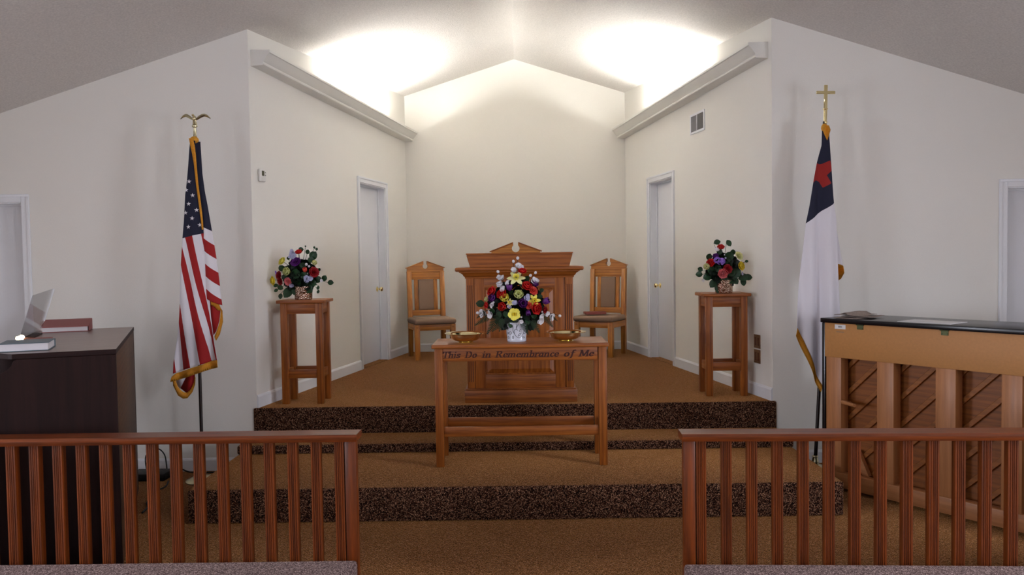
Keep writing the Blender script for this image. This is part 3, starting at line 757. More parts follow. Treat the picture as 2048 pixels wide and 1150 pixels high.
def fern(b, p, d, L, W, droop=.35):
    d = Vector(d).normalized(); s = d.cross(Vector((0, 1, .2))).normalized(); n = 13; pts = []
    for i in range(n+1):
        t = i/n; c = Vector(p)+d*(L*t)-Vector((0, 0, 1))*(droop*L*t*t); pts.append(c)
        w = W*(1-t*.85)*(.55+.45*min(1, t*4))
        if i:
            for sg in (-1, 1):
                e = (s*sg+d*.45).normalized(); a = c; q = c+e*w; k = d*(L/n*.42)
                b.sheet([[a-k, a, a+k], [a+e*w*.6-k*.8, a+e*w*.6+Vector((0, -.002, 0)), a+e*w*.6+k*.8], [q-k*.1, q, q+k*.1]])
    b.tube(pts, .0012, 4)
def arrangement(root, unit, base, center, blooms, leaves, ferns, depth, filler, fill_r):
    """unit: metres per drawing unit; base (x,y) drawing origin at the pot foot; depth(x,z)->local y"""
    def P(x, y): return (x-base[0])*unit, (base[1]-y)*unit
    cx, cz = P(*center)
    stems = MB()
    def stem(p): stems.tube([(cx*.3, 0, cz*.45+.02), ((cx+p[0])*.5, (p[1])*.4, (cz+p[2])*.5), p], .0018, 5)
    for e in blooms:
        x, y, kind, col, size = e[:5]; tilt = e[5] if len(e) > 5 else None; c2 = e[6] if len(e) > 6 else None
        X, Z = P(x, y); Yd = depth(X-cx, Z-cz)
        d = tilt if tilt else Vector(((X-cx)*.9, -.16, (Z-cz)*.9+.02))
        r = size*unit*(1.0 if kind in ('flower_bud', 'hydrangea', 'primrose') else 1.06 if kind == 'carnation' else 1.28); p = Vector((X, Yd, Z))
        stem(p+Vector((0, .012, 0)))
        if kind in ('tulip',): p = p-Vector(d).normalized()*r*.8
        elif kind == 'primrose': p = p+Vector(d).normalized()*.03
        elif kind not in ('flower_bud', 'hydrangea'): p = p-Vector(d).normalized()*r*.35
        bloom(kind, col, p, d, r, root, c2)
    lf = MB()
    for x, y, size, ang in leaves:
        X, Z = P(x, y); r = size*unit; a = math.radians(ang); Yd = depth(X-cx, Z-cz)+.034
        d = Vector((math.cos(a), -.25, math.sin(a)))
        leaf(lf, Vector((X, Yd, Z))-d*r, d, 2*r, r*.80, up=(0, -1, .25), droop=.08)
        stem(Vector((X, Yd, Z))-d*r)
    lf.pieces('leaf', M_LEAF, root, ang=180, recalc=False)
    dk = MB()
    for i in range(filler):
        th, u = R.uniform(0, 2*PI), R.random()**.5
        X, Z = cx+fill_r[0]*u*math.cos(th), cz+fill_r[1]*u*math.sin(th)
        Yd = R.uniform(-.6, .55)*depth(0, 0)*(1-u*u*.8)
        d = Vector(((X-cx)*1.4+R.uniform(-.05, .05), -.07+R.uniform(-.06, .03), (Z-cz)*1.4+R.uniform(-.03, .05)))
        L = R.uniform(.05, .085)
        leaf(dk, (X-d.normalized().x*L*.5, Yd, Z-d.normalized().z*L*.5), d, L, L*.36, up=(R.uniform(-.5, .5), -1, .3))
    dk.build('dark_foliage', M_LEAF2, root, ang=180, recalc=False)
    if ferns:
        for x0, y0, x1, y1, w in ferns:
            fe = MB()
            X0, Z0 = P(x0, y0); X1, Z1 = P(x1, y1); a = Vector((X0, depth(X0-cx, Z0-cz)+.02, Z0)); q = Vector((X1, depth(X1-cx, Z1-cz)-.01, Z1))
            fern(fe, a, q-a, (q-a).length, w*unit, .05)
            fe.build('fern_frond', M_FERN, root, ang=180, recalc=False)
    stems.build('stem', M_LEAF2, root)

TZ = H1+.866
fa = thing('flower_arrangement', 'large mixed flower arrangement in a white scrolled pot on the communion table', 'flowers', (.034-.044, 5.72-.03, TZ+.0005), 0)
b = MB(); b.lathe([(0, 0), (.066, 0), (.068, .003), (.0685, .014), (.0672, .018), (.0785, .125), (.083, .129), (.083, .137), (.076, .137), (.066, .03), (0, .028)], 40); b.build('pot', M_POT, fa)
b = MB()
def on_pot(x, y):
    z = (1108-y)*.000568; X = (x-550)*.000568; r = .0672+(.0785-.0672)*(z-.018)/.107+.0003
    X = max(-r*.985, min(r*.985, X)); return (X, -math.sqrt(r*r-X*X), z)
def smooth(pts, n=5):
    P = [Vector(p).to_3d() if len(p) == 2 else Vector(p) for p in pts]; o = []
    for i in range(len(P)-1):
        p0, p1, p2, p3 = P[max(i-1, 0)], P[i], P[i+1], P[min(i+2, len(P)-1)]
        for k in range(n):
            t = k/n; o.append(.5*((2*p1)+(p2-p0)*t+(2*p0-5*p1+4*p2-p3)*t*t+(3*p1-p0-3*p2+p3)*t**3))
    o.append(P[-1]); return o
scr = [[(566, 965), (548, 948), (522, 962), (522, 1000), (548, 1040), (585, 1056), (618, 1030), (642, 985), (628, 952), (600, 952), (584, 972), (596, 984)],
       [(440, 905), (462, 884), (492, 892), (508, 930), (506, 965), (524, 1010)], [(470, 930), (452, 938), (436, 925), (440, 950)],
       [(560, 880), (548, 915), (556, 950)], [(600, 872), (566, 900), (550, 935)], [(640, 900), (668, 930), (660, 960)]]
def loop(cx, cy, rx, ry, rot): return [(cx+rx*math.cos(a)*math.cos(rot)-ry*math.sin(a)*math.sin(rot), cy+rx*math.cos(a)*math.sin(rot)+ry*math.sin(a)*math.cos(rot)) for a in [2*PI*i/10 for i in range(11)]]
for q in ((472, 997, 20, 14, -.3), (505, 1050, 9, 18, 0), (586, 1018, 22, 9, -.8), (652, 992, 10, 18, .3), (636, 1052, 16, 8, .6), (450, 1056, 8, 14, -.3), (440, 1000, 6, 14, 0)): scr.append(loop(*q))
for c in scr: b.tube([on_pot(p.x, p.y) for p in smooth(c, 3)], .0015, 5)
b.build('scrollwork', M_INK, fa)
BL = [(578, 68, 'flower_bud', 'white', 20), (523, 107, 'flower_bud', 'white', 18), (330, 232, 'flower_bud', 'white', 19), (795, 252, 'flower_bud', 'white', 18), (732, 285, 'flower_bud', 'white', 18), (68, 742, 'flower_bud', 'white', 19), (1092, 797, 'flower_bud', 'white', 19),
      (588, 160, 'orchid_blossom', 'white', 52), (522, 215, 'orchid_blossom', 'white', 48), (365, 315, 'orchid_blossom', 'white', 52), (368, 385, 'orchid_blossom', 'white', 52), (398, 440, 'orchid_blossom', 'white', 42), (448, 360, 'orchid_blossom', 'white', 34), (330, 290, 'orchid_blossom', 'white', 28), (775, 335, 'orchid_blossom', 'white', 60),
      (130, 730, 'orchid_blossom', 'white', 60), (215, 770, 'orchid_blossom', 'white', 50), (862, 830, 'orchid_blossom', 'white', 62), (930, 772, 'orchid_blossom', 'white', 36), (1005, 800, 'orchid_blossom', 'white', 54), (235, 640, 'orchid_blossom', 'white', 40), (515, 620, 'orchid_blossom', 'bluewhite', 42), (590, 850, 'orchid_blossom', 'white', 36), (690, 545, 'orchid_blossom', 'bluewhite', 46), (470, 665, 'orchid_blossom', 'bluewhite', 26), (870, 735, 'flower_bud', 'white', 13), (610, 795, 'flower_bud', 'white', 13), (272, 608, 'flower_bud', 'white', 13),
      (632, 228, 'rose', 'red', 44), (250, 475, 'rose', 'red', 52), (372, 505, 'rose', 'red', 54), (690, 412, 'rose', 'red', 54), (385, 660, 'lisianthus', 'red', 56), (800, 690, 'rose', 'red', 62), (905, 712, 'rose', 'crimson', 34), (180, 645, 'rose', 'red', 32),
      (770, 465, 'carnation', 'coral', 58), (710, 652, 'carnation', 'coral', 46),
      (470, 430, 'tulip', 'purple', 42, (-.05, -.25, 1)), (265, 555, 'lisianthus', 'purple', 56), (630, 625, 'lisianthus', 'purple', 60), (915, 605, 'tulip', 'purple', 44, (1, -.35, .35)), (790, 385, 'rose', 'purple', 36), (695, 735, 'tulip', 'purple', 34, (.1, -.5, -.7)),
      (555, 300, 'daffodil', 'cream', 74, (0, -.7, .6), 'yellow'), (410, 560, 'lisianthus', 'yellow', 58, (-.1, -.8, .5)), (525, 755, 'primrose', 'yellow', 84, (0, -1, .05)), (778, 590, 'daffodil', 'yellow', 52, (.2, -1, .2), 'gold'), (185, 572, 'lisianthus', 'cream', 30), (470, 610, 'daffodil', 'cream', 34),
      (580, 525, 'lisianthus', 'lime', 62, (.05, -.8, .6))]
LV = [(250, 720, 46, 80), (770, 780, 46, 100), (100, 628, 58, 165), (420, 760, 40, -60), (330, 770, 46, -110), (620, 380, 40, 60), (690, 320, 44, 75), (870, 470, 34, 40), (690, 850, 42, -70), (490, 490, 36, 100), (850, 545, 34, 20), (760, 890, 40, -80), (480, 890, 40, -100)]
FE = [(330, 760, 190, 985, 95), (380, 800, 340, 960, 70), (250, 760, 35, 885, 75), (620, 850, 690, 1000, 70), (740, 830, 830, 985, 80), (880, 780, 1000, 920, 75), (400, 830, 250, 960, 75), (790, 840, 760, 950, 70), (950, 770, 1060, 850, 45), (170, 720, 60, 800, 50)]
arrangement(fa, .000568, (550, 1108), (555, 640), BL, LV, FE, lambda x, z: -.125*max(.12, 1-(x/.34)**2-(z/.36)**2), 210, (.19, .17))

US = .000542
fa = thing('flower_arrangement', 'small mixed bouquet with trailing leaves on the left flower stand', 'flowers', (-1.779, 6.64, H3+.8585), 0)
def basket(parent):
    b = MB(); b.lathe([(0, 0), (.068, 0), (.070, .004), (.072, .010), (.074, .1), (.076, .11), (.070, .11), (.066, .02), (0, .018)], 36); b.build('mirrored_basket', M_MOSAIC, parent)
basket(fa)
BL = [(430, 290, 'orchid_blossom', 'bluewhite', 70), (415, 225, 'orchid_blossom', 'bluewhite', 36), (650, 430, 'flower_bud', 'white', 22), (690, 460, 'flower_bud', 'white', 18), (680, 650, 'orchid_blossom', 'bluewhite', 60), (425, 745, 'orchid_blossom', 'bluewhite', 42), (862, 682, 'orchid_blossom', 'white', 28), (165, 545, 'orchid_blossom', 'lavender', 30),
      (480, 378, 'carnation', 'purple', 78), (270, 375, 'rose', 'yellow', 52), (112, 670, 'rose', 'gold', 56), (760, 412, 'lisianthus', 'cream', 42), (365, 535, 'lisianthus', 'lime', 66), (205, 590, 'carnation', 'crimson', 66), (225, 680, 'carnation', 'crimson', 60), (768, 545, 'carnation', 'crimson', 78), (630, 515, 'tulip', 'coral', 36, (-.05, -.5, .9)), (355, 690, 'carnation', 'pink', 64), (520, 240, 'rose', 'red', 42)]
LV = [(535, 200, 48, 10), (640, 235, 44, 70), (730, 290, 84, 55), (700, 360, 60, 0), (580, 440, 56, 150), (890, 640, 56, 60), (970, 712, 52, 0), (800, 660, 70, 10), (520, 700, 42, 40), (190, 912, 42, -95), (125, 822, 34, 200), (210, 775, 52, -20), (330, 850, 92, -130), (650, 790, 90, -40), (480, 560, 90, 80), (250, 480, 62, 120), (790, 790, 30, -110), (785, 850, 28, -110), (600, 590, 70, 40), (440, 830, 60, -100), (765, 195, 26, 75), (728, 170, 22, 80), (595, 150, 16, 85), (350, 330, 30, 100), (820, 510, 30, 60), (300, 620, 60, 150), (720, 710, 70, -20), (130, 745, 36, 190)]
arrangement(fa, US, (552, 968), (520, 580), BL, LV, [], lambda x, z: -.105*max(.12, 1-(x/.29)**2-(z/.27)**2), 190, (.125, .115))
UR = .000579
fa = thing('flower_arrangement', 'small mixed bouquet with lavender and pink blooms on the right flower stand', 'flowers', (1.738, 6.735, H3+.8585), 0)
basket(fa)
BL = [(490, 215, 'rose', 'red', 42), (332, 440, 'rose', 'red', 50), (572, 530, 'carnation', 'crimson', 66), (500, 595, 'rose', 'pink', 58), (420, 405, 'hydrangea', 'lavender', 58), (480, 425, 'hydrangea', 'lavender', 62), (405, 345, 'rose', 'purple', 36), (755, 340, 'carnation', 'cream', 66), (770, 492, 'rose', 'gold', 52), (285, 495, 'lisianthus', 'cream', 48), (430, 245, 'orchid_blossom', 'white', 44), (230, 690, 'orchid_blossom', 'white', 26), (790, 600, 'orchid_blossom', 'bluewhite', 26), (540, 375, 'flower_bud', 'bluewhite', 14), (530, 328, 'flower_bud', 'white', 9)]
LV = [(465, 140, 50, 20), (630, 158, 50, -60), (330, 348, 54, 75), (610, 345, 84, 70), (580, 410, 50, 20), (205, 530, 46, 150), (190, 602, 56, 175), (350, 535, 72, 100), (445, 520, 60, 60), (700, 590, 92, 40), (830, 655, 76, 20), (830, 725, 54, -80), (905, 655, 62, 5), (470, 790, 86, -110), (380, 740, 66, -130), (620, 680, 80, -30), (670, 290, 50, 88), (480, 280, 50, 60), (300, 640, 70, 190), (700, 700, 60, -50), (540, 680, 70, -80), (880, 425, 26, 25), (600, 470, 60, 40), (640, 580, 70, 70)]
arrangement(fa, UR, (557, 880), (540, 520), BL, LV, [], lambda x, z: -.105*max(.12, 1-(x/.29)**2-(z/.27)**2), 190, (.125, .12))

# ------------------------------------------------------------------ offering plates
def make_plate(label):
    p = thing('offering_plate', label, 'plate', (0, 0, 0), 0, 'brass offering plates on the communion table')
    b = MB(); b.lathe([(.048, .009), (.078, .014), (.098, .026), (.106, .046), (.110, .056), (.130, .062), (.146, .063), (.1475, .0655), (.146, .0675), (.128, .0665), (.108, .060), (.102, .046), (.093, .029), (.072, .019), (0, .017)], 56); b.build('bowl', M_BRASS, p)
    b = MB(); b.lathe([(.040, .012), (.046, .008), (.054, .004), (.056, 0), (.050, 0), (.042, .006), (.036, .012)], 40); b.build('foot_ring', M_BRASS, p)
    b = MB(); b.lathe([(0, .0195), (.066, .0205), (.066, .0185), (0, .0175)], 32); b.build('felt_pad', M_FELT, p)
    return p
pt = make_plate('shallow brass offering plate left of the flower pot on the communion table')
pt.location = (-.372, 5.655, TZ+.0005)
dup(pt, (.335, 5.66, TZ+.0005), 1, 'shallow brass offering plate right of the flower pot on the communion table')

# ------------------------------------------------------------------ flags
def interp(tab, z):
    tab = sorted(tab, key=lambda q: q[1])
    if z <= tab[0][1]: return tab[0][0]
    for a, c in zip(tab, tab[1:]):
        if z <= c[1]: return a[0]+(c[0]-a[0])*(z-a[1])/(c[1]-a[1])
    return tab[-1][0]
def resample(path, n):
    P = [Vector(p) for p in path]; L = [0]
    for a, c in zip(P, P[1:]): L.append(L[-1]+(c-a).length)
    o = []
    for i in range(n+1):
        s = L[-1]*i/n; k = 0
        while k < len(L)-2 and s > L[k+1]: k += 1
        t = (s-L[k])/max(1e-9, L[k+1]-L[k]); o.append(P[k].lerp(P[k+1], t))
    return o
def fringe(b, inner, outer, yfn, n=60):
    A, C = resample(inner, n), resample(outer, n); rows = []
    for i, (a, c) in enumerate(zip(A, C)):
        j = 1+.04*((i*7) % 3-1); dy = .0025*(1 if i % 2 else -1)
        q = a.lerp(c, j); m = a.lerp(c, .5); y = yfn(a.x, a.y)
        rows.append([(a.x, y-.002, a.y), (m.x, y-.004+dy, m.y), (q.x, y-.002+dy, q.y)])
    b.sheet(rows)
FL_LEFT = [(0.0, 2.587), (-0.006, 2.53), (-0.015, 2.414), (-0.025, 2.305), (-0.042, 2.185), (-0.055, 2.004), (-0.068, 1.865), (-0.083, 1.654), (-0.1, 1.409), (-0.119, 1.217), (-0.141, 1.01), (-0.15, 0.927), (-0.153, 0.848)]
FL_RIGHT = [(0.038, 2.601), (0.045, 2.53), (0.058, 2.413), (0.07, 2.22), (0.083, 2.077), (0.088, 1.919), (0.1, 1.776), (0.108, 1.651), (0.118, 1.463), (0.13, 1.27), (0.153, 1.081), (0.174, 0.976), (0.179, 0.943)]
FL_LINES = [[(-0.173, 1.252), (-0.136, 0.848)], [(-0.118, 1.236), (-0.089, 0.87)], [(-0.104, 1.374), (-0.02, 0.885)], [(-0.076, 1.635), (0.056, 0.914)], [(-0.066, 1.778), (0.128, 0.935)], [(-0.05, 1.876), (0.165, 0.953)], [(0.011, 1.879), (0.126, 1.233)], [(0.072, 1.878), (0.19, 1.232)]]
FB_RIGHT = [(0.063, 2.582), (0.074, 2.356), (0.091, 2.218), (0.109, 2.119), (0.141, 1.918), (0.144, 1.899), (0.17, 1.726), (0.19, 1.556), (0.206, 1.397), (0.211, 1.352)]
FL_STARS = [(-0.009, 2.293), (-0.031, 2.229), (0.016, 2.188), (-0.014, 2.124), (-0.04, 2.058), (0.042, 2.078), (0.011, 2.015), (-0.019, 1.951), (0.063, 1.965)]
us = thing('flag_pole', 'United States flag with gold fringe on a stand beside the organ', 'flag', (-2.45, 6.08, 0))
b = MB(); b.tube([(.004, .02, .03), (.002, .02, 1.3), (0.018, .02, 2.648)], .0125, 14); b.build('pole', M_BLACKPOLE, us)
b = MB(); b.lathe([(0, 0), (.125, 0), (.127, .006), (.122, .013), (.085, .028), (.05, .040), (.028, .046), (.024, .06), (.030, .066), (.024, .074), (.018, .10), (.024, .106), (.018, .114), (.0, .116)], 40, (.004, .02, 0)); b.build('base', M_SATIN, us)
# eagle finial
b = MB()
b.M = Matrix.Translation((.019, .02, 2.648))
b.lathe([(0, -.01), (.014, -.01), (.012, .0), (.0105, .055), (.012, .058), (.020, .064), (.021, .072), (.016, .078), (.011, .082), (0, .084)], 20)
b.tube([(-.008, 0, .08), (-.007, -.003, .10), (-.003, -.004, .118)], [.006, .005, .009], 8); b.tube([(.010, 0, .08), (.008, -.003, .10), (.004, -.004, .118)], [.006, .005, .009], 8)
b.ball((0, -.004, .128), .015, .014, .021, 12, 8)
b.ball((-.004, -.018, .150), .010, .012, .009, 10, 7); b.tube([(-.005, -.028, .150), (-.006, -.036, .146), (-.006, -.037, .141)], [.005, .003, .001], 6)
b.prism([(-.012, .10), (.012, .10), (.018, .082), (-.018, .082)], .004, .009, 'Y')
for s in (-1, 1):
    up = [(s*.008, .122), (s*.030, .146), (s*.055, .161), (s*.072, .164), (s*.092, .156), (s*.113, .134)]
    lo = [(s*.008, .110), (s*.028, .120), (s*.052, .134), (s*.070, .142), (s*.092, .138), (s*.113, .126)]
    rows = []
    for i, (u, l) in enumerate(zip(up, lo)):
        y = .004+.02*(i/5)**1.5; rows.append([(u[0], y-.004, u[1]), ((u[0]+l[0])/2, y-.008, (u[1]+l[1])/2), (l[0], y-.002, l[1]), ((u[0]+l[0])/2, y+.004, (u[1]+l[1])/2), (u[0], y-.004, u[1])])
    b.sheet(rows)
b.build('eagle_finial', M_SATIN, us)
def fy_left(x, z):   # folds of the front drape (negative = towards the nave)
    t = (2.6-z)/1.75
    return -.030-.055*min(1, max(0, t))*(1+.35*math.sin(x*26+z*1.1))-.012*math.sin(x*55+1.3+z*3)*min(1, t*1.2)
b = MB(); rows, uvs = [], []; NZ, NX = 110, 26
zt = 2.600
for i in range(NZ+1):
    t = i/NZ; row, uv = [], []
    for j in range(NX+1):
        s = j/NX
        zb = .848+(.943-.848)*s+.006*math.sin(s*PI)
        z = zt+(zb-zt)*t
        x = interp(FL_LEFT, z)+(interp(FL_RIGHT, z)-interp(FL_LEFT, z))*s
        xs = [l[0][0]+(l[1][0]-l[0][0])*(z-l[0][1])/(l[1][1]-l[0][1]) for l in FL_LINES]
        for q in range(1, len(xs)): xs[q] = max(xs[q], xs[q-1]+.008)
        if x < xs[0]: u = (x-xs[0])/.05
        elif x >= xs[-1]: u = len(xs)-1+(x-xs[-1])/.05
        else:
            q = max(k for k in range(len(xs)) if xs[k] <= x); u = q+(x-xs[q])/(xs[q+1]-xs[q])
        cz = 1.867+.037*(x+.068)/.159
        row.append((x, fy_left(x, z), z)); uv.append((u+20, z-cz))
    rows.append(row); uvs.append(uv)
b.sheet(rows, uvs)
# drape behind the gold edge, falling to the right
rows, uvs = [], []
for i in range(NZ+1):
    t = i/NZ; row, uv = [], []
    for j in range(15):
        s = j/14; zb = 1.405+(1.355-1.405)*s; z = 2.598+(zb-2.598)*t
        xl = interp(FL_RIGHT, z)-.02; xr = interp(FB_RIGHT, z); x = xl+(xr-xl)*s
        cz = 1.945-.027*(x-.092)/.049
        u = -((z-1.857)+.78*(x-.098))/.0935
        row.append((x, -.004-.045*t-.024*math.sin(s*PI)*min(1, t*1.5)+.016*s, z)); uv.append((u+21, z-cz))
    rows.append(row); uvs.append(uv)
b.sheet(rows, uvs)
# turned-under corner at the lower left and the shaded underside at right
lay = b.uvl()
def flat(poly, y, ufn):
    f = b.f([b.v((x, y, z)) for x, z in poly])
    for lp in f.loops: lp[lay].uv = ufn(lp.vert.co.x, lp.vert.co.z)
flat([(-.150, .845), (-.072, .845), (-.072, .814), (-.110, .728), (-.122, .728), (-.142, .755), (-.152, .80)], -.052, lambda x, z: (20.5, -1))
flat([(-.072, .845), (-.003, .862), (-.004, .785), (-.027, .738), (-.056, .699), (-.072, .693), (-.116, .731), (-.072, .814)], -.054, lambda x, z: (21.5, -1))
flat([(.116, 1.403), (.163, 1.387), (.189, 1.366), (.198, 1.325), (.186, 1.235), (.160, 1.158), (.124, 1.108)], -.036, lambda x, z: (21.5, -1))
b.mi = 1
for k, (sx, sz) in enumerate(FL_STARS):
    pts = []; c = b.v((sx, fy_left(sx, sz)-.0035, sz)); ro = .0175; a0 = .06*((k % 3)-1)
    vs = []
    for q in range(10):
        r_ = ro if q % 2 == 0 else ro*.40; a = PI/2+a0+q*PI/5; X, Z = sx+r_*math.cos(a), sz+r_*math.sin(a)
        X = min(max(X, interp(FL_LEFT, Z)+.001), interp(FL_RIGHT, Z)-.001)
        vs.append(b.v((X, fy_left(X, Z)-.0035, Z)))
    for q in range(10): b.f([c, vs[q], vs[(q+1) % 10]])
fo = b.build('flag', [M_STRIPE, M_FWHITE], us, ang=180, solid=.0016)
fo['label'] = 'striped cloth with star-spangled navy canton'
FR_BOT = [(-0.159, 0.827), (-0.136, 0.848), (-0.085, 0.865), (-0.011, 0.89), (0.062, 0.911), (0.131, 0.937), (0.181, 0.946)]
FR_BOT2 = [(-0.17, 0.788), (-0.132, 0.795), (-0.072, 0.814), (-0.005, 0.835), (0.059, 0.856), (0.13, 0.876), (0.184, 0.891)]
def gold(lo, hi, yfn, n, par, ball=None):
    b = MB(); fringe(b, lo, hi, yfn, 2*n)
    if ball: b.ball(*ball)
    b.build('fringe', M_GOLDFR, par, solid=.003)
gold(FR_BOT, FR_BOT2, lambda x, z: fy_left(x, z)-.003, 90, fo)
gold([(-0.003, 0.833), (-0.01, 0.777), (-0.035, 0.726), (-0.064, 0.697), (-0.092, 0.701), (-0.115, 0.719), (-0.136, 0.748), (-0.159, 0.823)], [(0.002, 0.809), (-0.003, 0.758), (-0.024, 0.702), (-0.065, 0.655), (-0.097, 0.652), (-0.134, 0.676), (-0.169, 0.752), (-0.17, 0.788)], lambda x, z: -.058, 60, fo)
gold([(0.129, 1.405), (0.163, 1.387), (0.189, 1.366), (0.202, 1.326), (0.19, 1.23), (0.165, 1.161), (0.147, 1.118)], [(0.128, 1.361), (0.157, 1.344), (0.181, 1.317), (0.213, 1.317), (0.215, 1.23), (0.189, 1.135), (0.16, 1.088)], lambda x, z: -.038, 50, fo)
TOP = [(0.012, 2.617), (0.024, 2.556), (0.033, 2.496), (0.041, 2.413), (0.052, 2.266), (0.068, 2.123), (0.080, 2.002), (0.084, 1.930)]
W_ = [.016, .017, .014, .010, .009, .009, .008, .006]
gold([(x-w, z) for (x, z), w in zip(TOP, W_)], [(x+w*.9, z) for (x, z), w in zip(TOP, W_)], lambda x, z: fy_left(x, z)-.006, 110, fo, ((.022, .0, 2.610), .030, .034, .026, 12, 8))
# Christian flag
RL = [(-0.008, 2.61), (-0.013, 2.5), (-0.049, 2.368), (-0.077, 2.235), (-0.112, 2.047), (-0.141, 1.913), (-0.165, 1.701), (-0.195, 1.489), (-0.213, 1.299), (-0.223, 1.117)]
RBOT = [(-0.223, 1.117), (-0.172, 1.021), (-0.119, 0.888), (-0.072, 0.767), (-0.03, 0.671)]
RR = [(0.046, 2.609), (0.047, 2.552), (0.057, 2.339), (0.067, 2.127), (0.072, 2.066), (0.089, 1.933), (0.095, 1.72), (0.096, 1.59), (0.099, 1.469), (0.107, 1.23), (0.112, 0.791), (-0.03, 0.671)]
RCROSS = [(-0.057, 2.372), (-0.03, 2.358), (-0.009, 2.361), (0.05, 2.386), (0.062, 2.31), (0.02, 2.273), (0.055, 2.211), (-0.009, 2.179), (-0.032, 2.225), (-0.059, 2.237), (-0.091, 2.21), (-0.099, 2.257)]
RCANT = [(-0.143, 1.909), (-0.079, 1.952), (-0.015, 2.006), (0.06, 2.049), (0.074, 2.064)]
cf = thing('flag_pole', 'white church flag with navy canton and red cross on a stand behind the piano', 'flag', (2.34, 6.16, 0))
b = MB(); b.tube([(-.045, .02, .03), (-.012, .02, .65), (.028, .02, 2.60), (.032, .02, 2.69)], .0135, 14); b.build('pole', M_BLACKPOLE, cf)
b = MB(); b.lathe([(0, 0), (.125, 0), (.127, .006), (.122, .013), (.085, .028), (.05, .040), (.028, .046), (.024, .06), (.030, .066), (.024, .074), (.018, .10), (.024, .106), (.018, .114), (.0, .116)], 40, (-.045, .02, 0)); b.build('base', M_SATIN, cf)
b = MB(); b.M = Matrix.Translation((.036, .02, 2.69)) @ Matrix.Rotation(.02, 4, 'Y')
b.lathe([(0, -.015), (.015, -.015), (.016, -.002), (.012, .002), (.013, .088), (.020, .092), (.020, .097), (.010, .100), (0, .102)], 20)
b.box(-.013, .013, -.006, .006, .098, .277, .002, 1); b.box(-.071, .071, -.0055, .0055, .208, .232, .002, 1)
b.build('cross_finial', M_BRASS, cf)
def fy_right(x, z):
    t = min(1, max(0, (2.62-z)/1.4)); return -.03-.05*t-.030*t*math.exp(-((x-.05)/.06)**2)+.030*t*math.exp(-((x+.025+.03*t)/.022)**2)-.012*t*math.sin(x*48+.6)
def inpoly(x, y, P):
    c = False; j = len(P)-1
    for i in range(len(P)):
        if (P[i][1] > y) != (P[j][1] > y) and x < (P[j][0]-P[i][0])*(y-P[i][1])/(P[j][1]-P[i][1])+P[i][0]: c = not c
        j = i
    return c
b = MB(); NZ, NX = 250, 60; rows = []
for i in range(NZ+1):
    z = 2.612+(.672-2.612)*i/NZ; row = []
    xl = interp(RL, z) if z >= 1.117 else interp(RBOT, z); xr = interp(RR, z)
    for j in range(NX+1):
        x = xl+(xr-xl)*j/NX; row.append((x, fy_right(x, z), z))
    rows.append(row)
def sdist(x, z, P):
    d = 9
    for (ax, az), (bx, bz) in zip(P, P[1:]+P[:1]):
        t = max(0, min(1, ((x-ax)*(bx-ax)+(z-az)*(bz-az))/((bx-ax)**2+(bz-az)**2))); d = min(d, math.hypot(x-ax-t*(bx-ax), z-az-t*(bz-az)))
    return d if inpoly(x, z, P) else -d
CANT = [(z, x) for x, z in RCANT]
b.sheet(rows, [[(sdist(p[0], p[2], RCROSS), p[2]-interp(CANT, p[0])) for p in r] for r in rows])
# rear fold swinging out to the right
rows = []
for i in range(31):
    z = 2.0+(1.60-2.0)*i/30; row = []
    xr = interp([(0.075, 2.0), (0.089, 1.933), (0.126, 1.72), (0.145, 1.624), (0.148, 1.585)], z)
    for j in range(9):
        s = j/8; row.append((.04+(xr-.04)*s, -.045+.01*s, z-.014*s*(i/30)))
    rows.append(row)
b.sheet(rows, [[(-1, -1)]*9 for r in rows])
fo = b.build('flag', M_CHURCH, cf, ang=180, solid=.0016)
fo['label'] = 'white cloth with navy canton and red cross'
gold([(x+.006, z) for x, z in RBOT], [(-0.229, 1.06), (-0.195, 0.987), (-0.138, 0.86), (-0.089, 0.748), (-0.038, 0.625)], lambda x, z: fy_right(x, z)-.003, 110, fo)
gold([(.085, 1.604), (0.122, 1.596), (0.148, 1.584)], [(.087, 1.464), (0.131, 1.488), (0.155, 1.529)], lambda x, z: -.038, 40, fo)
gold([(0.008, 2.650), (-0.006, 2.618), (0.004, 2.588), (.026, 2.541)], [(0.042, 2.650), (0.054, 2.618), (0.045, 2.585), (.030, 2.541)], lambda x, z: -.036, 30, fo, ((.027, .010, 2.640), .024, .028, .032, 12, 8))
# ------------------------------------------------------------------ organ
OA = math.radians(22.6); OX, OY = -2.201, 4.348
og = thing('organ', 'dark walnut organ console beside the American flag', 'organ', (OX, OY, 0), OA)
OLN, OT = 1.66, 1.214
b = MB()
endp = [(0, 0), (0, 1.186), (-.47, 1.186), (-.486, 1.176), (-.492, 1.150), (-.520, 1.128), (-.60, 1.085), (-.70, 1.0), (-.77, .92), (-.80, .90), (-.80, .74), (-.74, .70), (-.62, .66), (-.60, .0)]
def Oprism(b, poly, y0, y1, bev=.003):
    A = [(x, z) for x, z in poly]; b.prism(A, y0, y1, 'Y', bev)
Oprism(b, endp, .0, .035); Oprism(b, endp, OLN-.035, OLN); b.pieces('end_panel', M_ORGZ, og)
b = MB(); b.box(-.025, -.001, .036, OLN-.036, 0, 1.186, .002); b.build('back_panel', wood('walnut_lit_side_grain', lin(82, 50, 22), lin(54, 30, 12), 'Y', .6, .0), og)  # lighter walnut: the light on this side is put into the colour
b = MB()
plan = [(.002, -.002), (.002, OLN+.002), (-.62, OLN+.002), (-.62, .34), (-.612, .24), (-.590, .15), (-.555, .07), (-.510, .015), (-.490, -.002)]
b.prism(plan, 1.186, OT, 'Z', .0015); bmesh.ops.recalc_face_normals(b.bm, faces=b.bm.faces[:])
for f in b.bm.faces: f.material_index = 0 if f.normal.z > .8 else 1  # upward faces take the lit walnut, edges the dark one
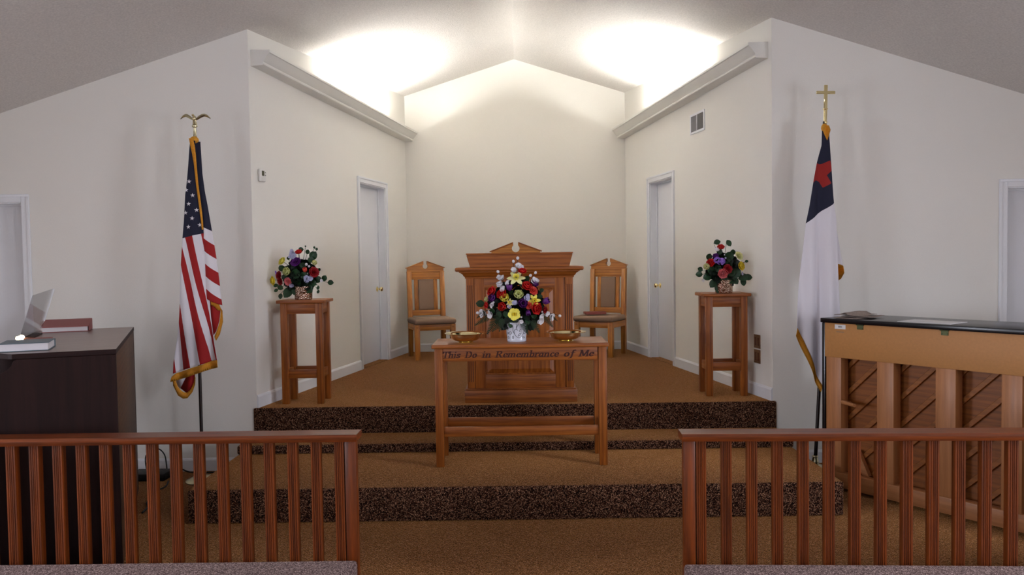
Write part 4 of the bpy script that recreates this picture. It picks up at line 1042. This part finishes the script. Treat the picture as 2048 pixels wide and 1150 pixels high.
b.build('top', [M_ORGT, M_ORGF], og, smooth=False)
b = MB(); b.box(-.60, -.58, .036, OLN-.036, 0.06, .70, .002); b.box(-.60, -.585, .20, OLN-.036, .74, 1.186, .002); b.box(-.586, -.475, .20, .23, .74, 1.186, .002); b.pieces('front_panel', M_ORGZ, og)
b = MB(); b.box(-.775, -.60, .036, OLN-.036, .70, .74, .003); b.build('key_bed', M_ORGF, og)
for (ya, xa, xb, z) in ((0, -.77, -.665, .742), (1, -.665, -.605, .80)):
    b = MB()
    for i in range(61): b.box(xa, xb, .12+i*.0235, .12+i*.0235+.0225, z, z+.018, 0)
    b.build('keyboard', M_PAPERW, og)
    b = MB()
    for i in range(60):
        if i % 7 not in (2, 6): b.box(xb-.045, xb, .135+i*.0235, .135+i*.0235+.013, z+.018, z+.028, 0)
    b.build('black_keys', M_BLACK, og)
# acrylic music rack
RKM = Matrix.Translation((-.610, .95, OT+.002)) @ Matrix.Rotation(math.radians(-7.6), 4, 'Z') @ Matrix.Rotation(math.radians(17), 4, 'Y')
b = MB(); b.M = RKM; b.prism([(0, 0), (.414, 0), (.414, .318), (0, .285)], -.003, .003, 'X', .0005); b.build('music_rack', M_ACR, og, smooth=False)
b = MB(); b.M = RKM; b.box(-.0036, .0036, .411, .417, .09, .316, 0); b.build('rack_edge_highlight', M_ACRE, og, smooth=False)['label'] = 'white strip painted as the highlight on the clear rack edge'  # white strip standing in for the highlight along the rack's far edge
b = MB(); b.box(-.60, -.54, .98, 1.34, OT, OT+.008, .002); b.build('rack_ledge', M_ORGF, og)
b = MB(); b.tube([(-.618, .93, OT+.010), (-.600, .99, OT+.012)], .012, 10); b.ball((-.605, .975, OT+.012), .018, .026, .011); b.build('glow_spot', M_GLOW, og)['label'] = 'small glowing spot on the organ top'  # small emitting shape that makes the bright spot beside the rack
def book(name, label, loc, rz, w, d, h, cover, sq=.006, group=None):
    o = thing(name, label, 'book', loc, rz, group)
    b = MB(); b.box(0, w, 0, d, 0, .004, .0015, 1); b.box(0, w, 0, d, h-.004, h, .0015, 1); b.box(-.003, .003, 0, d, .0, h, .0015, 1); b.build('cover', cover, o)
    b = MB(); b.box(.003, w-sq, sq, d-sq, .0039, h-.0039, 0); b.build('pages', M_PAGES, o, smooth=False)
    return o
oM = Matrix.Translation((OX, OY, 0)) @ Matrix.Rotation(OA, 4, 'Z')
def Oloc(x, y, z): return oM @ Vector((x, y, z))
# pages face the nave: spine along the far side
book('hymnal', 'thick grey blue book with white page edges on the front of the organ top', Oloc(-.335, .115, OT+.0005), OA+PI/2, .24, .24, .045, M_GREYBLUE)
for o in [q for q in bpy.data.objects if q.name == 'hymnal']:
    o.rotation_euler = (0, 0, OA-PI/2); o.location = Oloc(-.575, .36, OT+.0005)
h2 = thing('hymnal', 'maroon book with raised cover lying at the back of the organ top', 'book', Oloc(-.56, 1.42, OT+.0005), OA)
b = MB(); b.prism([(0, 0), (.23, 0), (.23, .004), (0, .004)], 0, .285, 'X'); b.prism([(-.006, .034), (.23, .072), (.23, .077), (-.006, .039)], -.004, .290, 'X'); b.prism([(.226, 0), (.232, 0), (.232, .077), (.226, .077)], 0, .289, 'X'); b.prism([(.03, .004), (.226, .004), (.226, .075), (.03, .042)], .286, .292, 'X'); b.build('cover', M_MAROON, h2, smooth=False)
b = MB(); b.prism([(.006, .0045), (.225, .0045), (.225, .070), (.006, .035)], .006, .281, 'X'); b.build('pages', M_PAGES, h2, smooth=False)
bk = thing('songbook', 'dark red covered songbook lying below the clear music rack on the organ', 'book', Oloc(-.52, .62, OT+.0005), OA)
b = MB(); b.box(-.045, .10, .0, .27, 0, .012, .002, 1); b.build('cover', M_MAROON, bk)

# cable and pedal box between organ and flag
tag(MB().box(-3.02, -2.74, 6.09, 6.26, .001, .06, .012, 2).build('cable_box', M_RUBBER), 'low black box on the carpet between the organ and the flag base', 'box')
def cable(pts, r, label):
    tag(MB().tube(smooth(pts, 6), r, 8).build('power_cable', M_RUBBER), label, 'cable', 'black cables by the organ')
cable([(-2.73, 6.20, .03), (-2.68, 6.21, .07), (-2.62, 6.27, .025), (-2.52, 6.31, .010), (-2.40, 6.31, .009), (-2.30, 6.30, .009)], .006, 'black cable running along the front wall behind the flag base')
cable([(-2.96, 6.275, .03), (-2.98, 6.31, .15), (-2.90, 6.33, .20), (-2.84, 6.33, .15), (-2.82, 6.32, .04)], .005, 'black cable looping up over the low black box')
cable([(-2.70, 6.07, .008), (-2.66, 5.93, .008), (-2.67, 5.80, .008), (-2.60, 5.68, .008), (-2.62, 5.55, .008), (-2.56, 5.42, .008), (-2.54, 5.30, .008)], .006, 'black cable winding over the carpet along the foot of the organ')

# ------------------------------------------------------------------ piano (back turned to the nave)
PA = math.radians(-54.6)
pn = thing('upright_piano', 'upright piano with its tan back and posts turned to the nave', 'piano', (2.172, 5.70, 0), PA)
# local x along the back, local y away from the viewer (into the instrument)
PW, PD, PH = 1.56, .60, 1.19
b = MB(); b.box(-.012, PW+.012, -.012, PD-.1, PH, 1.222, .004, 2); b.build('lid', M_BLACK, pn)
b = MB(); b.box(-.010, .016, .004, PD-.08, .02, PH, .006, 2); b.build('side_panel', M_BLACK, pn)
b = MB(); b.box(PW-.016, PW+.010, .004, PD-.08, .02, PH, .006, 2); b.build('side_panel', M_BLACK, pn)
b = MB(); b.box(.016, PW-.016, PD-.12, PD-.09, .05, PH, .004); b.box(-.01, PW+.01, PD-.12, PD+.03, .60, .75, .006); b.build('front_case', M_BLACK, pn)
b = MB(); b.box(.016, PW-.016, .0, .024, .948, PH, .002); b.build('top_board', M_PANEL, pn)
b = MB(); b.box(.016, PW-.016, .0, .07, .03, .135, .003); b.build('bottom_board', M_POST['X'], pn)
for x0, x1 in ((.026, .142), (.407, .523), (.798, .922), (1.186, 1.300), (1.43, 1.535)):
    b = MB(); b.box(x0, x1, .002, .09, .135, .948, .003); b.build('post', M_POST['Z'], pn)
b = MB(); b.box(.016, PW-.016, .135, .147, .10, .95, 0); b.build('soundboard', M_SOUND, pn)
b = MB()
for i in range(11):
    c = -.62+i*.185; pts = [(c-.012, .13), (c+.012, .13), (c+.012+.84, .97), (c-.012+.84, .97)]
    lo, hi = .03, PW-.03
    def clip(P):
        o = []
        for (a, q) in zip(P, P[1:]+P[:1]):
            for lim, sg in ((lo, 1),):
                pass
            o.append(a)
        return o
    # clip the rib to the case width
    t0 = max(0, (lo-c)/.84); t1 = min(1, (hi-c)/.84)
    if t1 - t0 < .05: continue
    xa, za, xb, zb = c+.84*t0, .13+.84*t0, c+.84*t1, .13+.84*t1
    b.prism([(xa-.011, za+.011), (xa+.011, za-.011), (xb+.011, zb-.011), (xb-.011, zb+.011)], .112, .1345, 'Y', .002)
b.pieces('soundboard_rib', M_RIB, pn)
b = MB(); b.tube([(.150, .10, .62), (.158, -.002, .640), (.282, -.058, .640)], [.013, .015, .012], 12)
b.M = Matrix.Identity(4); b.build('lift_handle', M_POST['X'], pn)
b = MB(); b.prism([(.265, .135), (.315, .135), (.235, .30), (.205, .30)], .06, .10, 'Y', .002); b.build('brace', M_POST['X'], pn)
for xc in (.288, .856):
    b = MB(); b.box(xc-.023, xc+.023, -.004, -.0005, PH-.034, PH, .001, 1); b.tube([(xc-.028, -.006, PH-.002), (xc+.028, -.006, PH-.002)], .004, 8)
    for dx in (-.016, .016): b.ball((xc+dx, -.004, PH-.024), .004, .002, .004, 8, 5)
    b.build('lid_hinge', plain('bronze_hinge', lin(86, 92, 62), .45, .7), pn)
b = MB(); b.box(.096, .178, -.0012, -.0002, 1.150, 1.181, 0); s = b.build('paper_label', M_PAPERW, pn, smooth=False); s['label'] = 'small white sticker'
b = MB()
for i in range(5): b.box(.122+i*.006, .126+i*.006, -.0016, -.0012, 1.160, 1.172, 0)
for i in range(9): b.box(.108+i*.0068, .1125+i*.0068, -.0008, -.0002, 1.127, 1.132, 0)
b.build('stamped_mark', M_VENTDARK, pn, smooth=False)
pM = Matrix.Translation((2.172, 5.70, 0)) @ Matrix.Rotation(PA, 4, 'Z')
o = thing('newspaper', 'folded grey printed papers lying on the left end of the piano lid', 'papers', pM @ Vector((.075, .015, 1.2225)), PA)
b = MB()
for k, (x0, x1, y0, y1, z, rot) in enumerate(((.0, .17, .0, .25, .0, 0), (.03, .24, .05, .27, .007, .12), (-.01, .16, .02, .26, .015, -.08))):
    M0 = Matrix.Rotation(rot, 4, 'Z'); b.M = M0; rows = []
    for i in range(9):
        row = []
        for j in range(7):
            x, y = x0+(x1-x0)*i/8, y0+(y1-y0)*j/6
            row.append((x, y, z+.003+.022*math.exp(-((i-4)/1.4)**2)*(k == 2)+.003*math.sin(i*1.1+j)*(k > 0)+.002*k))
        rows.append(row)
    b.sheet(rows)
b.build('sheet', M_PAPERG, o, solid=.003)
o = tag(MB().box(0, .34, 0, .23, 0, .003, 0).build('music_sheet', M_PAPERW, smooth=False), 'loose white sheet of paper lying flat on the piano lid', 'paper')
o.location = pM @ Vector((.53, .03, 1.2225)); o.rotation_euler = (0, 0, PA+.02)

# ------------------------------------------------------------------ altar rails and kneelers
def rail(label, loc, rz, sgn, x_end, cols, length):
    """local x=0 at the aisle end, running to sgn; z=0 floor; cap 0..0.138 deep"""
    o = thing('altar_rail', label, 'railing', loc, rz, 'oak altar rails')
    b = MB(); xa, xb = sorted((0, sgn*length))
    b.prism([(.0, .803), (.006, .793), (.132, .793), (.138, .803), (.138, .818), (.128, .828), (.010, .828), (.0, .818)], xa, xb, 'X', .0)
    b.build('handrail', RAIL['X'], o)
    b = MB(); xa, xb = sorted((sgn*.012, sgn*.068)); b.box(xa, xb, .044, .098, 0, .793, .004); b.build('end_post', RAIL['Z'], o)
    b = MB(); xa, xb = sorted((sgn*(length-.068), sgn*(length-.012))); b.box(xa, xb, .044, .098, 0, .793, .004); b.build('end_post', RAIL['Z'], o)
    b0 = None
    for k in range(cols):
        xc = sgn*(.097+.0 + k*x_end)
        if b0 is None:
            b = MB(); w, d0, d1, g = .0235, .050, .088, .0032
            xs = [(-w, d0), (-.0165, d0), (-.0150, d0+g), (-.0125, d0+g), (-.0110, d0), (-.0065, d0), (-.0050, d0+g), (-.0025, d0+g), (-.0010, d0), (.0010, d0), (.0025, d0+g), (.0050, d0+g), (.0065, d0), (.0110, d0), (.0125, d0+g), (.0150, d0+g), (.0165, d0), (w, d0), (w, d1), (-w, d1)]
            b.prism(xs, 0, .793, 'Z'); b0 = b.build('baluster', RAIL['Z'], o, smooth=False); b0.location = (xc, 0, 0)
        else:
            c = b0.copy(); COL.objects.link(c); c.parent = o; c.location = (xc, 0, 0)
    return o
rail('left altar rail of red oak with fluted balusters in front of the organ', (-.797, 3.865, 0), 0, -1, .1165, 22, 2.80)
rail('right altar rail of red oak with fluted balusters in front of the piano', (.772, 3.776, 0), math.radians(-2.6), 1, .1215, 22, 2.85)
def kneeler(label, loc, rz, sgn):
    b = MB(); xa, xb = sorted((0, sgn*2.85)); b.box(xa, xb, -.62, 0, 0.0, .206, .018, 3)
    o = b.build('kneeling_step', M_KNEEL); o.location = loc; o.rotation_euler = (0, 0, rz)
    return tag(o, label, 'kneeler', 'carpeted kneeling steps')
kneeler('carpeted kneeling step along the left altar rail', (-.806, 3.885, 0), 0, -1)
kneeler('carpeted kneeling step along the right altar rail', (.775, 3.785, 0), math.radians(-2.6), 1)

# ------------------------------------------------------------------ camera
cam = bpy.data.cameras.new('camera'); co = bpy.data.objects.new('camera', cam); COL.objects.link(co)
yaw, pitch, roll = .0061, -.0357, .0149
fwd = Vector((-math.sin(yaw)*math.cos(pitch), math.cos(yaw)*math.cos(pitch), math.sin(pitch)))
r0 = Vector((math.cos(yaw), math.sin(yaw), 0)); u0 = r0.cross(fwd)
rt = r0*math.cos(roll)-u0*math.sin(roll); up = r0*math.sin(roll)+u0*math.cos(roll)
co.matrix_world = Matrix(((rt.x, up.x, -fwd.x, -.0031), (rt.y, up.y, -fwd.y, 0), (rt.z, up.z, -fwd.z, 1.674), (0, 0, 0, 1)))
cam.sensor_width = 36; cam.lens = 1600/2048*36; cam.clip_start = .05
scene.camera = co

# ------------------------------------------------------------------ light
def area(name, loc, rot, sx, sy, power, col):
    l = bpy.data.lights.new(name, 'AREA'); l.shape = 'RECTANGLE'; l.size = sx; l.size_y = sy; l.energy = power; l.color = col
    o = bpy.data.objects.new(name, l); COL.objects.link(o); o.location = loc; o.rotation_euler = rot; return o
DAY = (.91, .92, 1.0)
for i, (y0, y1) in enumerate(WIN):
    for s in (-1, 1):
        area('window_daylight', (s*(HW+.16), (y0+y1)/2, 1.6), (0, s*PI/2, 0), 1.3, 1.2, (84 if s > 0 else 60, 62, 62)[i], DAY)
for x in (-2.9, 2.9):
    area('rear_window_daylight', (x, YREAR-.16, 1.65), (PI/2, 0, PI), 1.4, 1.4, 190, DAY)
w = bpy.data.worlds.new('sky'); scene.world = w; w.use_nodes = True
w.node_tree.nodes['Background'].inputs[0].default_value = (.6, .72, 1, 1); w.node_tree.nodes['Background'].inputs[1].default_value = .6
vs = scene.view_settings
scene.display_settings.display_device = 'sRGB'
vs.view_transform = 'Standard'; vs.look = 'None'; vs.gamma = 1; vs.use_curve_mapping = False; vs.exposure = 1.30
